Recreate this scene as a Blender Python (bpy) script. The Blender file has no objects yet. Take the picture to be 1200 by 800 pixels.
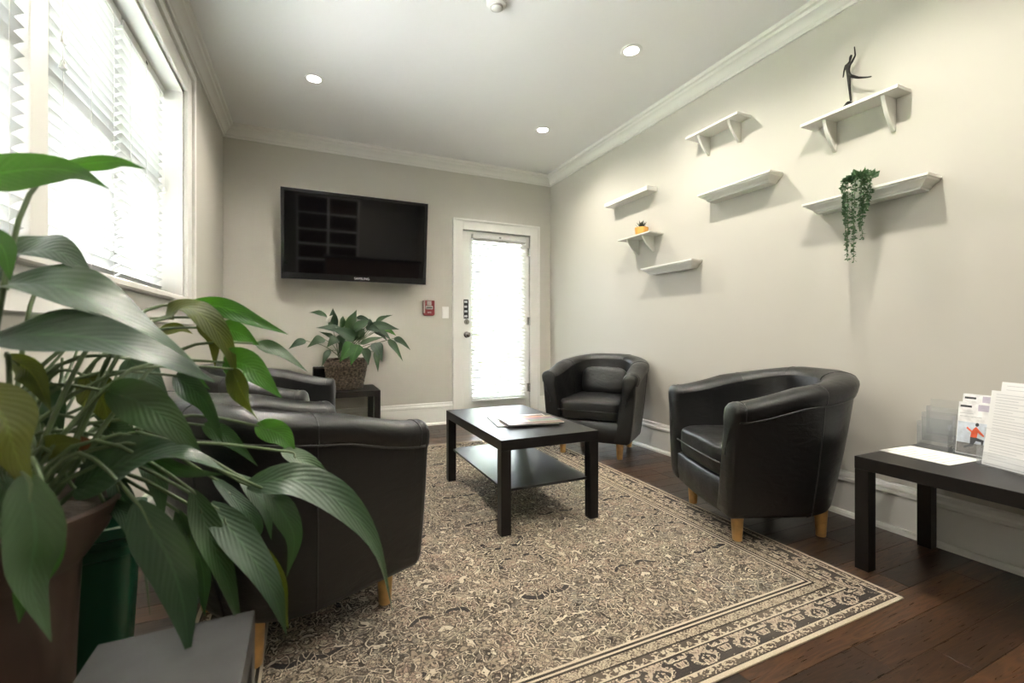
import bpy, bmesh, math, random
from mathutils import Vector, Matrix, noise
random.seed(7)
R = math.radians
scene = bpy.context.scene
col = scene.collection

# ------------------------------------------------------------------ camera
F_PX, EYE_Z, HORIZON = 528.0, 0.945, 390.0          # photo taken as 1200 x 800
YAW = math.atan(240 / 528.0)                         # room axis vanishes at pixel 360
SN, CS = math.sin(YAW), math.cos(YAW)
cam_d = bpy.data.cameras.new('camera'); cam = bpy.data.objects.new('camera', cam_d); col.objects.link(cam)
cam.location = (0, 0, EYE_Z); cam.rotation_euler = (R(90), 0, -YAW)
cam_d.sensor_width = 36; cam_d.lens = F_PX / 1200 * 36; cam_d.shift_y = -10 / 1200
cam_d.clip_start = 0.02
cam_d.dof.use_dof = True; cam_d.dof.focus_distance = 2.4; cam_d.dof.aperture_fstop = 3.2
scene.camera = cam
def at(px, py, depth):                               # pixel + distance along the view axis -> world point
    l = (px - 600) / F_PX; u = -(py - HORIZON) / F_PX
    return Vector(((SN + l * CS) * depth, (CS - l * SN) * depth, EYE_Z + u * depth))

# ------------------------------------------------------------------ sky, exposure
world = bpy.data.worlds.new('world'); scene.world = world; world.use_nodes = True
bg = world.node_tree.nodes['Background']
bg.inputs[0].default_value = (0.86, 0.94, 1.0, 1); bg.inputs[1].default_value = 11.0    # bright hazy sky
sun_d = bpy.data.lights.new('sun', 'SUN'); sun_d.energy = 520; sun_d.angle = R(3); sun_d.color = (1, .98, .95)
sun = bpy.data.objects.new('sun', sun_d); col.objects.link(sun); sun.rotation_euler = (R(38), R(6), 0)   # high, along the window wall: lights the paving, not the room
vs = scene.view_settings
vs.view_transform = 'Standard'; vs.look = 'None'; vs.gamma = 1; vs.use_curve_mapping = False
vs.exposure = 1.08
DOWNLIGHT_W = 48.0
scene.cycles.transparent_max_bounces = 40

XL, XR, YB, YF, ZC = -0.66, 2.56, 4.56, -3.0, 2.74   # room: left, right, back, front wall, ceiling

# ------------------------------------------------------------------ materials
def nodes(m):
    return m.node_tree.nodes, m.node_tree.links
def mat(name, rgb, rough=0.5, metal=0.0, spec=0.5, bump=0, bscale=60, mottle=0, mscale=5, coat=0, sheen=0, emit=None, estr=0):
    m = bpy.data.materials.new(name); m.use_nodes = True
    N, L = nodes(m); b = N['Principled BSDF']
    b.inputs['Base Color'].default_value = (*rgb, 1); b.inputs['Roughness'].default_value = rough
    b.inputs['Metallic'].default_value = metal; b.inputs['Specular IOR Level'].default_value = spec
    b.inputs['Coat Weight'].default_value = coat; b.inputs['Coat Roughness'].default_value = 0.15
    if emit: b.inputs['Emission Color'].default_value = (*emit, 1); b.inputs['Emission Strength'].default_value = estr
    tc = N.new('ShaderNodeTexCoord')
    if mottle:
        n = N.new('ShaderNodeTexNoise'); n.inputs['Scale'].default_value = mscale; n.inputs['Detail'].default_value = 6
        L.new(tc.outputs['Object'], n.inputs['Vector'])
        r = N.new('ShaderNodeMapRange'); r.inputs[1].default_value = .3; r.inputs[2].default_value = .7
        r.inputs[3].default_value = 1 - mottle; r.inputs[4].default_value = 1 + mottle
        L.new(n.outputs['Fac'], r.inputs[0])
        mx = N.new('ShaderNodeMix'); mx.data_type = 'RGBA'; mx.blend_type = 'MULTIPLY'; mx.inputs[0].default_value = 1
        mx.inputs[6].default_value = (*rgb, 1); L.new(r.outputs[0], mx.inputs[7]); L.new(mx.outputs[2], b.inputs['Base Color'])
    if bump:
        n2 = N.new('ShaderNodeTexNoise'); n2.inputs['Scale'].default_value = bscale; n2.inputs['Detail'].default_value = 5
        L.new(tc.outputs['Object'], n2.inputs['Vector'])
        bp = N.new('ShaderNodeBump'); bp.inputs['Strength'].default_value = bump; bp.inputs['Distance'].default_value = .01
        L.new(n2.outputs['Fac'], bp.inputs['Height']); L.new(bp.outputs[0], b.inputs['Normal'])
    return m

M = {}
M['wall'] = mat('wall_paint', (0.56, 0.54, 0.485), 0.6, bump=.04, bscale=220)
M['ceiling'] = mat('ceiling_paint', (0.90, 0.90, 0.89), 0.8, bump=.03, bscale=200)
M['trim'] = mat('white_trim_paint', (0.80, 0.79, 0.75), 0.35)
M['shelf'] = mat('shelf_paint', (0.84, 0.83, 0.78), 0.4)
M['white_plastic'] = mat('white_plastic', (0.86, 0.86, 0.84), 0.35)
M['blackwood'] = mat('black_brown_foil', (0.006, 0.005, 0.005), 0.36, spec=.4, bump=.05, bscale=90, mottle=.2, mscale=30)
M['tv_bezel'] = mat('tv_bezel', (0.012, 0.012, 0.014), 0.22)
M['tv_screen'] = mat('tv_screen', (0.003, 0.003, 0.004), 0.04, spec=.6)
M['silver'] = mat('silver_print', (0.75, 0.75, 0.77), 0.3)
M['metal'] = mat('satin_nickel', (0.55, 0.54, 0.52), 0.25, metal=1)
M['black'] = mat('black_plastic', (0.01, 0.01, 0.01), 0.4)
M['bronze'] = mat('dark_bronze', (0.012, 0.010, 0.009), 0.4, metal=.3, bump=.2, bscale=120)
M['leg'] = mat('birch_leg', (0.62, 0.36, 0.13), 0.4, mottle=.18, mscale=25)
M['red'] = mat('alarm_red', (0.20, 0.025, 0.03), 0.35)
M['grey_plastic'] = mat('grey_plastic', (0.45, 0.43, 0.41), 0.4)
M['lamp'] = mat('lamp_lens', (1, 1, 1), 0.5, emit=(1, .95, .86), estr=12)
M['paper'] = mat('paper', (0.83, 0.83, 0.83), 0.7)
M['ink'] = mat('grey_ink', (0.52, 0.53, 0.55), 0.7)
M['darkink'] = mat('dark_ink', (0.05, 0.055, 0.065), 0.6)
M['soil'] = mat('potting_soil', (0.035, 0.024, 0.016), 0.95, bump=1, bscale=80, mottle=.5, mscale=60)
M['terracotta'] = mat('brown_planter', (0.055, 0.034, 0.025), 0.45, mottle=.2, mscale=9)
M['greenbin'] = mat('dark_green_plastic', (0.004, 0.042, 0.020), 0.3)
M['orange_pot'] = mat('orange_pot', (0.80, 0.40, 0.10), 0.5, mottle=.15, mscale=40)
M['petal'] = mat('white_spathe', (0.85, 0.86, 0.78), 0.5)
M['cord'] = mat('blind_cord', (0.78, 0.77, 0.73), 0.7)
M['desk'] = mat('reception_desk_panel', (0.10, 0.055, 0.035), 0.4, mottle=.2, mscale=8)
M['grass'] = mat('lawn', (0.19, 0.22, 0.13), 0.9, mottle=.3, mscale=3)
M['hedge'] = mat('hedge_leaves', (0.10, 0.20, 0.04), 0.8, mottle=.5, mscale=14)
M['siding'] = mat('porch_white', (0.75, 0.74, 0.71), 0.6)
M['porch'] = mat('pale_concrete', (0.58, 0.585, 0.60), 0.8, mottle=.1, mscale=2)
M['sheen_grey'] = mat('dark_foil_sheen', (0.055, 0.055, 0.057), 0.33, mottle=.15, mscale=20)  # dark foil lightened to grey: the window's sheen is put into the base colour

def node_math(N, L, op, a, b=None, c=None):
    n = N.new('ShaderNodeMath'); n.operation = op
    for i, v in enumerate((a, b, c)):
        if v is None: continue
        if isinstance(v, (int, float)): n.inputs[i].default_value = v
        else: L.new(v, n.inputs[i])
    return n.outputs[0]
def node_mix(N, L, fac, a, b):
    n = N.new('ShaderNodeMix'); n.data_type = 'RGBA'
    for s, v in ((0, fac), (6, a), (7, b)):
        if isinstance(v, tuple): n.inputs[s].default_value = (*v, 1)
        elif isinstance(v, (int, float)): n.inputs[s].default_value = v
        else: L.new(v, n.inputs[s])
    return n.outputs[2]

def leather_mat():
    m = mat('black_leather', (0.007, 0.007, 0.0075), 0.33, spec=.5)
    N, L = nodes(m); b = N['Principled BSDF']; tc = N.new('ShaderNodeTexCoord')
    v = N.new('ShaderNodeTexVoronoi'); v.inputs['Scale'].default_value = 260
    L.new(tc.outputs['Object'], v.inputs['Vector'])
    w = N.new('ShaderNodeTexNoise'); w.inputs['Scale'].default_value = 11; w.inputs['Detail'].default_value = 4; w.inputs['Distortion'].default_value = 1.2
    mp = N.new('ShaderNodeMapping'); mp.inputs['Scale'].default_value = (1, 1, 2.2)
    L.new(tc.outputs['Object'], mp.inputs['Vector']); L.new(mp.outputs[0], w.inputs['Vector'])
    b1 = N.new('ShaderNodeBump'); b1.inputs['Strength'].default_value = .12; b1.inputs['Distance'].default_value = .002
    L.new(v.outputs['Distance'], b1.inputs['Height'])
    b2 = N.new('ShaderNodeBump'); b2.inputs['Strength'].default_value = .22; b2.inputs['Distance'].default_value = .012
    L.new(w.outputs['Fac'], b2.inputs['Height']); L.new(b1.outputs[0], b2.inputs['Normal'])
    L.new(b2.outputs[0], b.inputs['Normal'])
    r = N.new('ShaderNodeMapRange'); r.inputs[3].default_value = .26; r.inputs[4].default_value = .44
    L.new(w.outputs['Fac'], r.inputs[0]); L.new(r.outputs[0], b.inputs['Roughness'])
    return m
M['leather'] = leather_mat()
M['seam'] = mat('leather_seam', (0.02, 0.02, 0.022), 0.3)

def glass_mat(name, tint, gloss=0.08, rough=0.02):
    m = bpy.data.materials.new(name); m.use_nodes = True; N, L = nodes(m)
    N.remove(N['Principled BSDF'])
    t = N.new('ShaderNodeBsdfTransparent'); t.inputs[0].default_value = (*tint, 1)
    g = N.new('ShaderNodeBsdfGlossy'); g.inputs['Roughness'].default_value = rough
    lw = N.new('ShaderNodeLayerWeight'); lw.inputs[0].default_value = .35
    mr = N.new('ShaderNodeMapRange'); mr.inputs[3].default_value = gloss; mr.inputs[4].default_value = .9
    L.new(lw.outputs['Fresnel'], mr.inputs[0])
    x = N.new('ShaderNodeMixShader'); L.new(mr.outputs[0], x.inputs[0]); L.new(t.outputs[0], x.inputs[1]); L.new(g.outputs[0], x.inputs[2])
    L.new(x.outputs[0], N['Material Output'].inputs[0])
    return m
M['glass'] = glass_mat('window_glass', (.975, .975, .975), .03)
def acrylic_mat():
    m = glass_mat('clear_acrylic', (.99, .995, 1.0), .04, .05); N, L = nodes(m)
    for n in N:
        if n.type == 'LAYER_WEIGHT': n.inputs[0].default_value = .2
        if n.type == 'MAP_RANGE': n.inputs[4].default_value = .45
    d = N.new('ShaderNodeBsdfDiffuse'); d.inputs[0].default_value = (.9, .93, .96, 1); t = N.new('ShaderNodeBsdfTranslucent'); t.inputs[0].default_value = (.9, .93, .96, 1)
    ad = N.new('ShaderNodeMixShader'); L.new(d.outputs[0], ad.inputs[1]); L.new(t.outputs[0], ad.inputs[2])
    x = N.new('ShaderNodeMixShader'); x.inputs[0].default_value = .06; o = N['Material Output']; src = o.inputs[0].links[0].from_socket
    L.new(src, x.inputs[1]); L.new(ad.outputs[0], x.inputs[2]); L.new(x.outputs[0], o.inputs[0]); return m
M['acrylic'] = acrylic_mat()

def translucent(name, rgb, trans, rough, mix=.4, mottle=0, vein=False, coat=0):
    m = bpy.data.materials.new(name); m.use_nodes = True; N, L = nodes(m)
    b = N['Principled BSDF']; b.inputs['Roughness'].default_value = rough; b.inputs['Base Color'].default_value = (*rgb, 1)
    b.inputs['Coat Weight'].default_value = coat; b.inputs['Coat Roughness'].default_value = .42
    t = N.new('ShaderNodeBsdfTranslucent'); t.inputs[0].default_value = (*trans, 1)
    x = N.new('ShaderNodeMixShader'); x.inputs[0].default_value = mix
    L.new(b.outputs[0], x.inputs[1]); L.new(t.outputs[0], x.inputs[2]); L.new(x.outputs[0], N['Material Output'].inputs[0])
    if vein:
        oi = N.new('ShaderNodeObjectInfo'); tc = N.new('ShaderNodeTexCoord')
        n = N.new('ShaderNodeTexNoise'); n.inputs['Scale'].default_value = 7; n.inputs['Detail'].default_value = 3
        L.new(tc.outputs['Object'], n.inputs['Vector'])
        ad = N.new('ShaderNodeMath'); ad.operation = 'ADD'; L.new(oi.outputs['Random'], ad.inputs[0]); L.new(n.outputs['Fac'], ad.inputs[1])
        ra = N.new('ShaderNodeValToRGB'); e = ra.color_ramp.elements
        e[0].position = .35; e[0].color = (rgb[0] * .6, rgb[1] * .65, rgb[2] * .8, 1); e[1].position = 1.35; e[1].color = (rgb[0] * 1.7, rgb[1] * 1.35, rgb[2] * 1.0, 1)
        dv = N.new('ShaderNodeMath'); dv.operation = 'MULTIPLY'; dv.inputs[1].default_value = .72; L.new(ad.outputs[0], dv.inputs[0])
        L.new(dv.outputs[0], ra.inputs[0]); L.new(ra.outputs[0], b.inputs['Base Color'])
        uv = N.new('ShaderNodeUVMap'); sx = N.new('ShaderNodeSeparateXYZ'); L.new(uv.outputs[0], sx.inputs[0])
        um = node_math(N, L, 'ABSOLUTE', node_math(N, L, 'SUBTRACT', sx.outputs[0], .5))
        wv = node_math(N, L, 'SINE', node_math(N, L, 'SUBTRACT', node_math(N, L, 'MULTIPLY', sx.outputs[1], 85.0), node_math(N, L, 'MULTIPLY', um, 48.0)))
        cr = N.new('ShaderNodeTexNoise'); cr.inputs['Scale'].default_value = 26; cr.inputs['Detail'].default_value = 2; L.new(tc.outputs['Object'], cr.inputs['Vector'])
        hgt = node_math(N, L, 'ADD', node_math(N, L, 'MULTIPLY', wv, .12), cr.outputs['Fac'])
        bp = N.new('ShaderNodeBump'); bp.inputs['Strength'].default_value = .35; bp.inputs['Distance'].default_value = .006
        L.new(hgt, bp.inputs['Height']); L.new(bp.outputs[0], b.inputs['Normal'])
        rib = node_math(N, L, 'MULTIPLY', node_math(N, L, 'LESS_THAN', um, .035), .5)
        fin = node_mix(N, L, rib, ra.outputs[0], (rgb[0] * 2.6, rgb[1] * 2.2, rgb[2] * 2.0)); L.new(fin, b.inputs['Base Color'])
    return m
M['leaf'] = translucent('lily_leaf', (0.018, 0.050, 0.023), (0.07, 0.20, 0.03), .33, .13, vein=True, coat=.45)
M['leaf_bright'] = translucent('lily_leaf_young', (0.030, 0.105, 0.020), (0.09, 0.30, 0.02), .36, .25, vein=True, coat=.2)
M['leaf_olive'] = translucent('lily_leaf_old', (0.050, 0.072, 0.012), (0.16, 0.21, 0.015), .42, .22, vein=True)
M['leaf_brown'] = translucent('lily_leaf_dry', (0.13, 0.05, 0.02), (0.3, 0.12, 0.03), .6, .2)
M['stem'] = mat('lily_stem', (0.085, 0.125, 0.055), .45, mottle=.3, mscale=20)
M['vine'] = translucent('vine_leaf', (0.075, 0.145, 0.075), (0.10, 0.22, 0.06), .45, .2)
M['succulent'] = mat('dark_succulent', (0.03, 0.045, 0.035), .4)
M['slat'] = translucent('blind_slat', (0.78, 0.78, 0.77), (0.85, 0.86, 0.84), .35, .04)

def plank_mat():
    m = bpy.data.materials.new('dark_hardwood'); m.use_nodes = True; N, L = nodes(m); b = N['Principled BSDF']
    tc = N.new('ShaderNodeTexCoord'); oi = N.new('ShaderNodeObjectInfo')
    off = N.new('ShaderNodeVectorMath'); off.operation = 'ADD'
    cmb = N.new('ShaderNodeCombineXYZ')
    L.new(node_math(N, L, 'MULTIPLY', oi.outputs['Random'], 37.0), cmb.inputs[0]); L.new(node_math(N, L, 'MULTIPLY', oi.outputs['Random'], 91.0), cmb.inputs[1])
    L.new(tc.outputs['Object'], off.inputs[0]); L.new(cmb.outputs[0], off.inputs[1])
    mp = N.new('ShaderNodeMapping'); mp.inputs['Scale'].default_value = (1.6, 14, 1); L.new(off.outputs[0], mp.inputs[0])
    g = N.new('ShaderNodeTexNoise'); g.inputs['Scale'].default_value = 1.0; g.inputs['Detail'].default_value = 3; g.inputs['Distortion'].default_value = 1.4
    L.new(mp.outputs[0], g.inputs['Vector'])
    rings = node_math(N, L, 'SINE', node_math(N, L, 'MULTIPLY', g.outputs['Fac'], 42.0))
    mp2 = N.new('ShaderNodeMapping'); mp2.inputs['Scale'].default_value = (10, 260, 1); L.new(off.outputs[0], mp2.inputs[0])
    fg = N.new('ShaderNodeTexNoise'); fg.inputs['Scale'].default_value = 1.0; fg.inputs['Detail'].default_value = 3; L.new(mp2.outputs[0], fg.inputs['Vector'])
    tone = node_math(N, L, 'ADD', node_math(N, L, 'MULTIPLY', rings, .13), node_math(N, L, 'ADD', node_math(N, L, 'MULTIPLY', oi.outputs['Random'], .55), node_math(N, L, 'MULTIPLY', fg.outputs['Fac'], .35)))
    ra = N.new('ShaderNodeValToRGB'); e = ra.color_ramp.elements
    e[0].position = .08; e[0].color = (0.009, 0.0055, 0.004, 1); e[1].position = .95; e[1].color = (0.105, 0.050, 0.024, 1)
    x = e.new(.5); x.color = (0.032, 0.017, 0.010, 1)
    L.new(tone, ra.inputs[0]); L.new(ra.outputs[0], b.inputs['Base Color'])
    mr = N.new('ShaderNodeMapRange'); mr.inputs[3].default_value = .22; mr.inputs[4].default_value = .38
    L.new(fg.outputs['Fac'], mr.inputs[0]); L.new(mr.outputs[0], b.inputs['Roughness'])
    bp = N.new('ShaderNodeBump'); bp.inputs['Strength'].default_value = .15; bp.inputs['Distance'].default_value = .002
    L.new(fg.outputs['Fac'], bp.inputs['Height']); L.new(bp.outputs[0], b.inputs['Normal'])
    return m
M['plank'] = plank_mat()
M['gap'] = mat('floor_joint', (0.12, 0.085, 0.06), .6)

RUG = (-0.335, 1.93, 0.88, 3.70)
def rug_mat(a, c):
    m = bpy.data.materials.new('persian_rug'); m.use_nodes = True; N, L = nodes(m); b = N['Principled BSDF']
    b.inputs['Roughness'].default_value = .95; b.inputs['Specular IOR Level'].default_value = .1
    tc = N.new('ShaderNodeTexCoord'); sp = N.new('ShaderNodeSeparateXYZ'); L.new(tc.outputs['Object'], sp.inputs[0])
    mt = lambda *k: node_math(N, L, *k)
    ax, ay = mt('ABSOLUTE', sp.outputs[0]), mt('ABSOLUTE', sp.outputs[1])
    d = mt('MINIMUM', mt('SUBTRACT', a, ax), mt('SUBTRACT', c, ay))
    # folded coordinates make the motifs repeat and mirror as woven ones do
    def fold(px_, py_):
        cm = N.new('ShaderNodeCombineXYZ')
        L.new(mt('PINGPONG', sp.outputs[0], px_), cm.inputs[0]); L.new(mt('PINGPONG', sp.outputs[1], py_), cm.inputs[1])
        return cm.outputs[0]
    def tex(kind, vec, scale, detail=2, dist=0, **kw):
        n = N.new('ShaderNodeTex' + kind); n.inputs['Scale'].default_value = scale; L.new(vec, n.inputs['Vector'])
        if kind == 'Noise': n.inputs['Detail'].default_value = detail; n.inputs['Distortion'].default_value = dist
        return n
    def near(v, x, w):                               # 1 where |v-x| < w
        return mt('LESS_THAN', mt('ABSOLUTE', mt('SUBTRACT', v, x)), w)
    warp = tex('Noise', tc.outputs['Object'], 9, 2)
    def warped(v, amt):
        sc = N.new('ShaderNodeVectorMath'); sc.operation = 'MULTIPLY_ADD'; L.new(warp.outputs['Color'], sc.inputs[0]); sc.inputs[1].default_value = (amt, amt, 0); L.new(v, sc.inputs[2]); return sc.outputs[0]
    big = warped(fold(.40, .53), .05); small = warped(fold(.17, .17), .03)
    # --- field
    cloud = tex('Noise', tc.outputs['Object'], 2.2, 4).outputs['Fac']
    f = node_mix(N, L, mt('MULTIPLY_ADD', cloud, 2.6, -.8), (0.30, 0.24, 0.165), (0.23, 0.215, 0.195))
    pk = tex('Noise', big, 6.0, 1, .6).outputs['Fac']
    f = node_mix(N, L, mt('MULTIPLY', mt('GREATER_THAN', pk, .56), .7), f, (0.36, 0.245, 0.18))
    f = node_mix(N, L, mt('MULTIPLY', mt('LESS_THAN', pk, .43), .75), f, (0.155, 0.135, 0.115))
    def vines(vec, sc, w_, colr, st, dk=None):
        nonlocal f
        ln = tex('Noise', vec, sc, 1, 1.1).outputs['Fac']
        if dk: f = node_mix(N, L, mt('MULTIPLY', near(ln, .5, w_ * 2.3), st), f, dk)
        f = node_mix(N, L, mt('MULTIPLY', near(ln, .5, w_), st), f, colr)
    vines(small, 34, .05, (0.105, 0.082, 0.062), .8)
    vines(big, 30, .03, (0.45, 0.38, 0.275), .75)
    vines(big, 11, .014, (0.55, 0.47, 0.345), .95, (0.07, 0.056, 0.046))
    def flowers(vec, sc, petals, bands, amp=.22, rnd_=.75, skip=.2):
        nonlocal f
        vo = tex('Voronoi', vec, sc); vo.inputs['Randomness'].default_value = rnd_
        df = N.new('ShaderNodeVectorMath'); df.operation = 'SUBTRACT'; L.new(vec, df.inputs[0]); L.new(vo.outputs['Position'], df.inputs[1])
        sp2 = N.new('ShaderNodeSeparateXYZ'); L.new(df.outputs[0], sp2.inputs[0])
        rr = mt('SQRT', mt('ADD', mt('MULTIPLY', sp2.outputs[0], sp2.outputs[0]), mt('MULTIPLY', sp2.outputs[1], sp2.outputs[1])))
        an = mt('ARCTAN2', sp2.outputs[1], sp2.outputs[0])
        rp = mt('MULTIPLY', rr, mt('MULTIPLY_ADD', mt('COSINE', mt('MULTIPLY', an, petals)), amp, 1.0))
        sc3 = N.new('ShaderNodeSeparateColor'); L.new(vo.outputs['Color'], sc3.inputs[0])
        on = mt('GREATER_THAN', sc3.outputs[0], skip); rp = mt('DIVIDE', rp, mt('MULTIPLY_ADD', sc3.outputs[1], .7, .5))
        for lim, colr, st in bands: f = node_mix(N, L, mt('MULTIPLY', mt('MULTIPLY', mt('LESS_THAN', rp, lim), st), on), f, colr)
        return an, mt('DIVIDE', rr, mt('MULTIPLY_ADD', sc3.outputs[1], .7, .5)), on, sc3.outputs[2]
    flowers(small, 17, 5, ((.021, (0.06, 0.05, 0.045), .8), (.017, (0.42, 0.33, 0.235), .85), (.0075, (0.10, 0.075, 0.06), .9), (.004, (0.5, 0.42, 0.3), .9)))
    flowers(big, 9, 6, ((.036, (0.075, 0.062, 0.052), .75), (.031, (0.34, 0.27, 0.195), .8), (.017, (0.09, 0.072, 0.06), .8), (.012, (0.45, 0.37, 0.26), .85)), .25, .9, .35)
    an, rr, on, rb = flowers(big, 5.0, 7, ((.058, (0.075, 0.062, 0.055), .8), (.053, (0.40, 0.33, 0.24), .75), (.045, (0.27, 0.195, 0.145), .8), (.034, (0.08, 0.068, 0.06), .75), (.030, (0.38, 0.28, 0.205), .8), (.016, (0.09, 0.07, 0.06), .8), (.012, (0.46, 0.39, 0.28), .85)), .2, .9, .35)
    arc = mt('MULTIPLY', mt('GREATER_THAN', mt('SINE', mt('ADD', an, mt('MULTIPLY', rb, 6.28))), .55), on)
    f = node_mix(N, L, mt('MULTIPLY', mt('MULTIPLY', near(rr, .076, .012), arc), .95), f, (0.045, 0.046, 0.056))
    f = node_mix(N, L, mt('MULTIPLY', mt('MULTIPLY', near(rr, .091, .003), arc), .9), f, (0.50, 0.43, 0.315))
    vines(small, 40, .045, (0.09, 0.07, 0.058), .7); vines(big, 21, .02, (0.55, 0.47, 0.35), .8, (0.08, 0.065, 0.055))
    # --- borders
    wrap = N.new('ShaderNodeCombineXYZ')             # motif coordinates along and across the border
    side = mt('LESS_THAN', mt('SUBTRACT', a, ax), mt('SUBTRACT', c, ay))
    run = mt('ADD', mt('MULTIPLY', side, sp.outputs[1]), mt('MULTIPLY', mt('SUBTRACT', 1, side), sp.outputs[0]))
    L.new(mt('PINGPONG', run, .085), wrap.inputs[0]); L.new(d, wrap.inputs[1]); bw = wrap.outputs[0]
    n1 = tex('Noise', bw, 26, 1, 1.2).outputs['Fac']; n2 = tex('Noise', bw, 58, 1, 1.5).outputs['Fac']
    vb = tex('Voronoi', bw, 15).outputs['Distance']
    main = node_mix(N, L, mt('GREATER_THAN', n1, .50), (0.085, 0.074, 0.07), (0.40, 0.32, 0.24)); main = node_mix(N, L, near(n1, .50, .012), main, (0.50, 0.43, 0.32))
    main = node_mix(N, L, near(vb, .20, .06), main, (0.36, 0.30, 0.22)); main = node_mix(N, L, near(n2, .5, .035), main, (0.10, 0.08, 0.07))
    guard = node_mix(N, L, mt('GREATER_THAN', n2, .52), (0.135, 0.105, 0.082), (0.44, 0.37, 0.27))
    pale = node_mix(N, L, near(n2, .5, .05), (0.40, 0.335, 0.24), (0.15, 0.115, 0.085))
    out = f
    dark, light = (0.07, 0.058, 0.05), (0.46, 0.39, 0.29)
    for lim, colr in ((.222, light), (.214, dark), (.205, light), (.198, dark), (.190, pale), (.160, dark), (.154, guard), (.126, light), (.121, dark), (.116, main), (.050, dark), (.046, light), (.041, guard), (.018, dark), (.014, light)):
        out = node_mix(N, L, mt('LESS_THAN', d, lim), out, colr)
    wear = tex('Noise', tc.outputs['Object'], 5, 5).outputs['Fac']
    out = node_mix(N, L, mt('MULTIPLY', mt('MULTIPLY_ADD', wear, 2.2, -.85), .28), out, (0.36, 0.305, 0.225))
    fine = tex('Noise', tc.outputs['Object'], 330, 2).outputs['Fac']
    gm = N.new('ShaderNodeGamma'); gm.inputs[1].default_value = 1.45; L.new(out, gm.inputs[0])
    hs = N.new('ShaderNodeHueSaturation'); hs.inputs['Saturation'].default_value = .72; L.new(mt('MULTIPLY_ADD', fine, 1.3, .75), hs.inputs['Value']); L.new(gm.outputs[0], hs.inputs['Color'])
    L.new(hs.outputs[0], b.inputs['Base Color'])
    bp = N.new('ShaderNodeBump'); bp.inputs['Strength'].default_value = .5; bp.inputs['Distance'].default_value = .003
    L.new(fine, bp.inputs['Height']); L.new(bp.outputs[0], b.inputs['Normal'])
    return m
M['rug'] = rug_mat((RUG[1] - RUG[0]) / 2, (RUG[3] - RUG[2]) / 2)

def weave_mat():
    m = mat('woven_rush', (0.09, 0.062, 0.045), .7); N, L = nodes(m); b = N['Principled BSDF']
    tc = N.new('ShaderNodeTexCoord'); n = N.new('ShaderNodeTexNoise'); n.inputs['Scale'].default_value = 55
    L.new(tc.outputs['Object'], n.inputs['Vector']); ra = N.new('ShaderNodeValToRGB'); e = ra.color_ramp.elements
    e[0].position = .35; e[0].color = (.035, .022, .016, 1); e[1].position = .68; e[1].color = (.23, .17, .125, 1)
    L.new(n.outputs['Fac'], ra.inputs[0]); L.new(ra.outputs[0], b.inputs['Base Color'])
    return m
M['weave'] = weave_mat()

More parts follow.
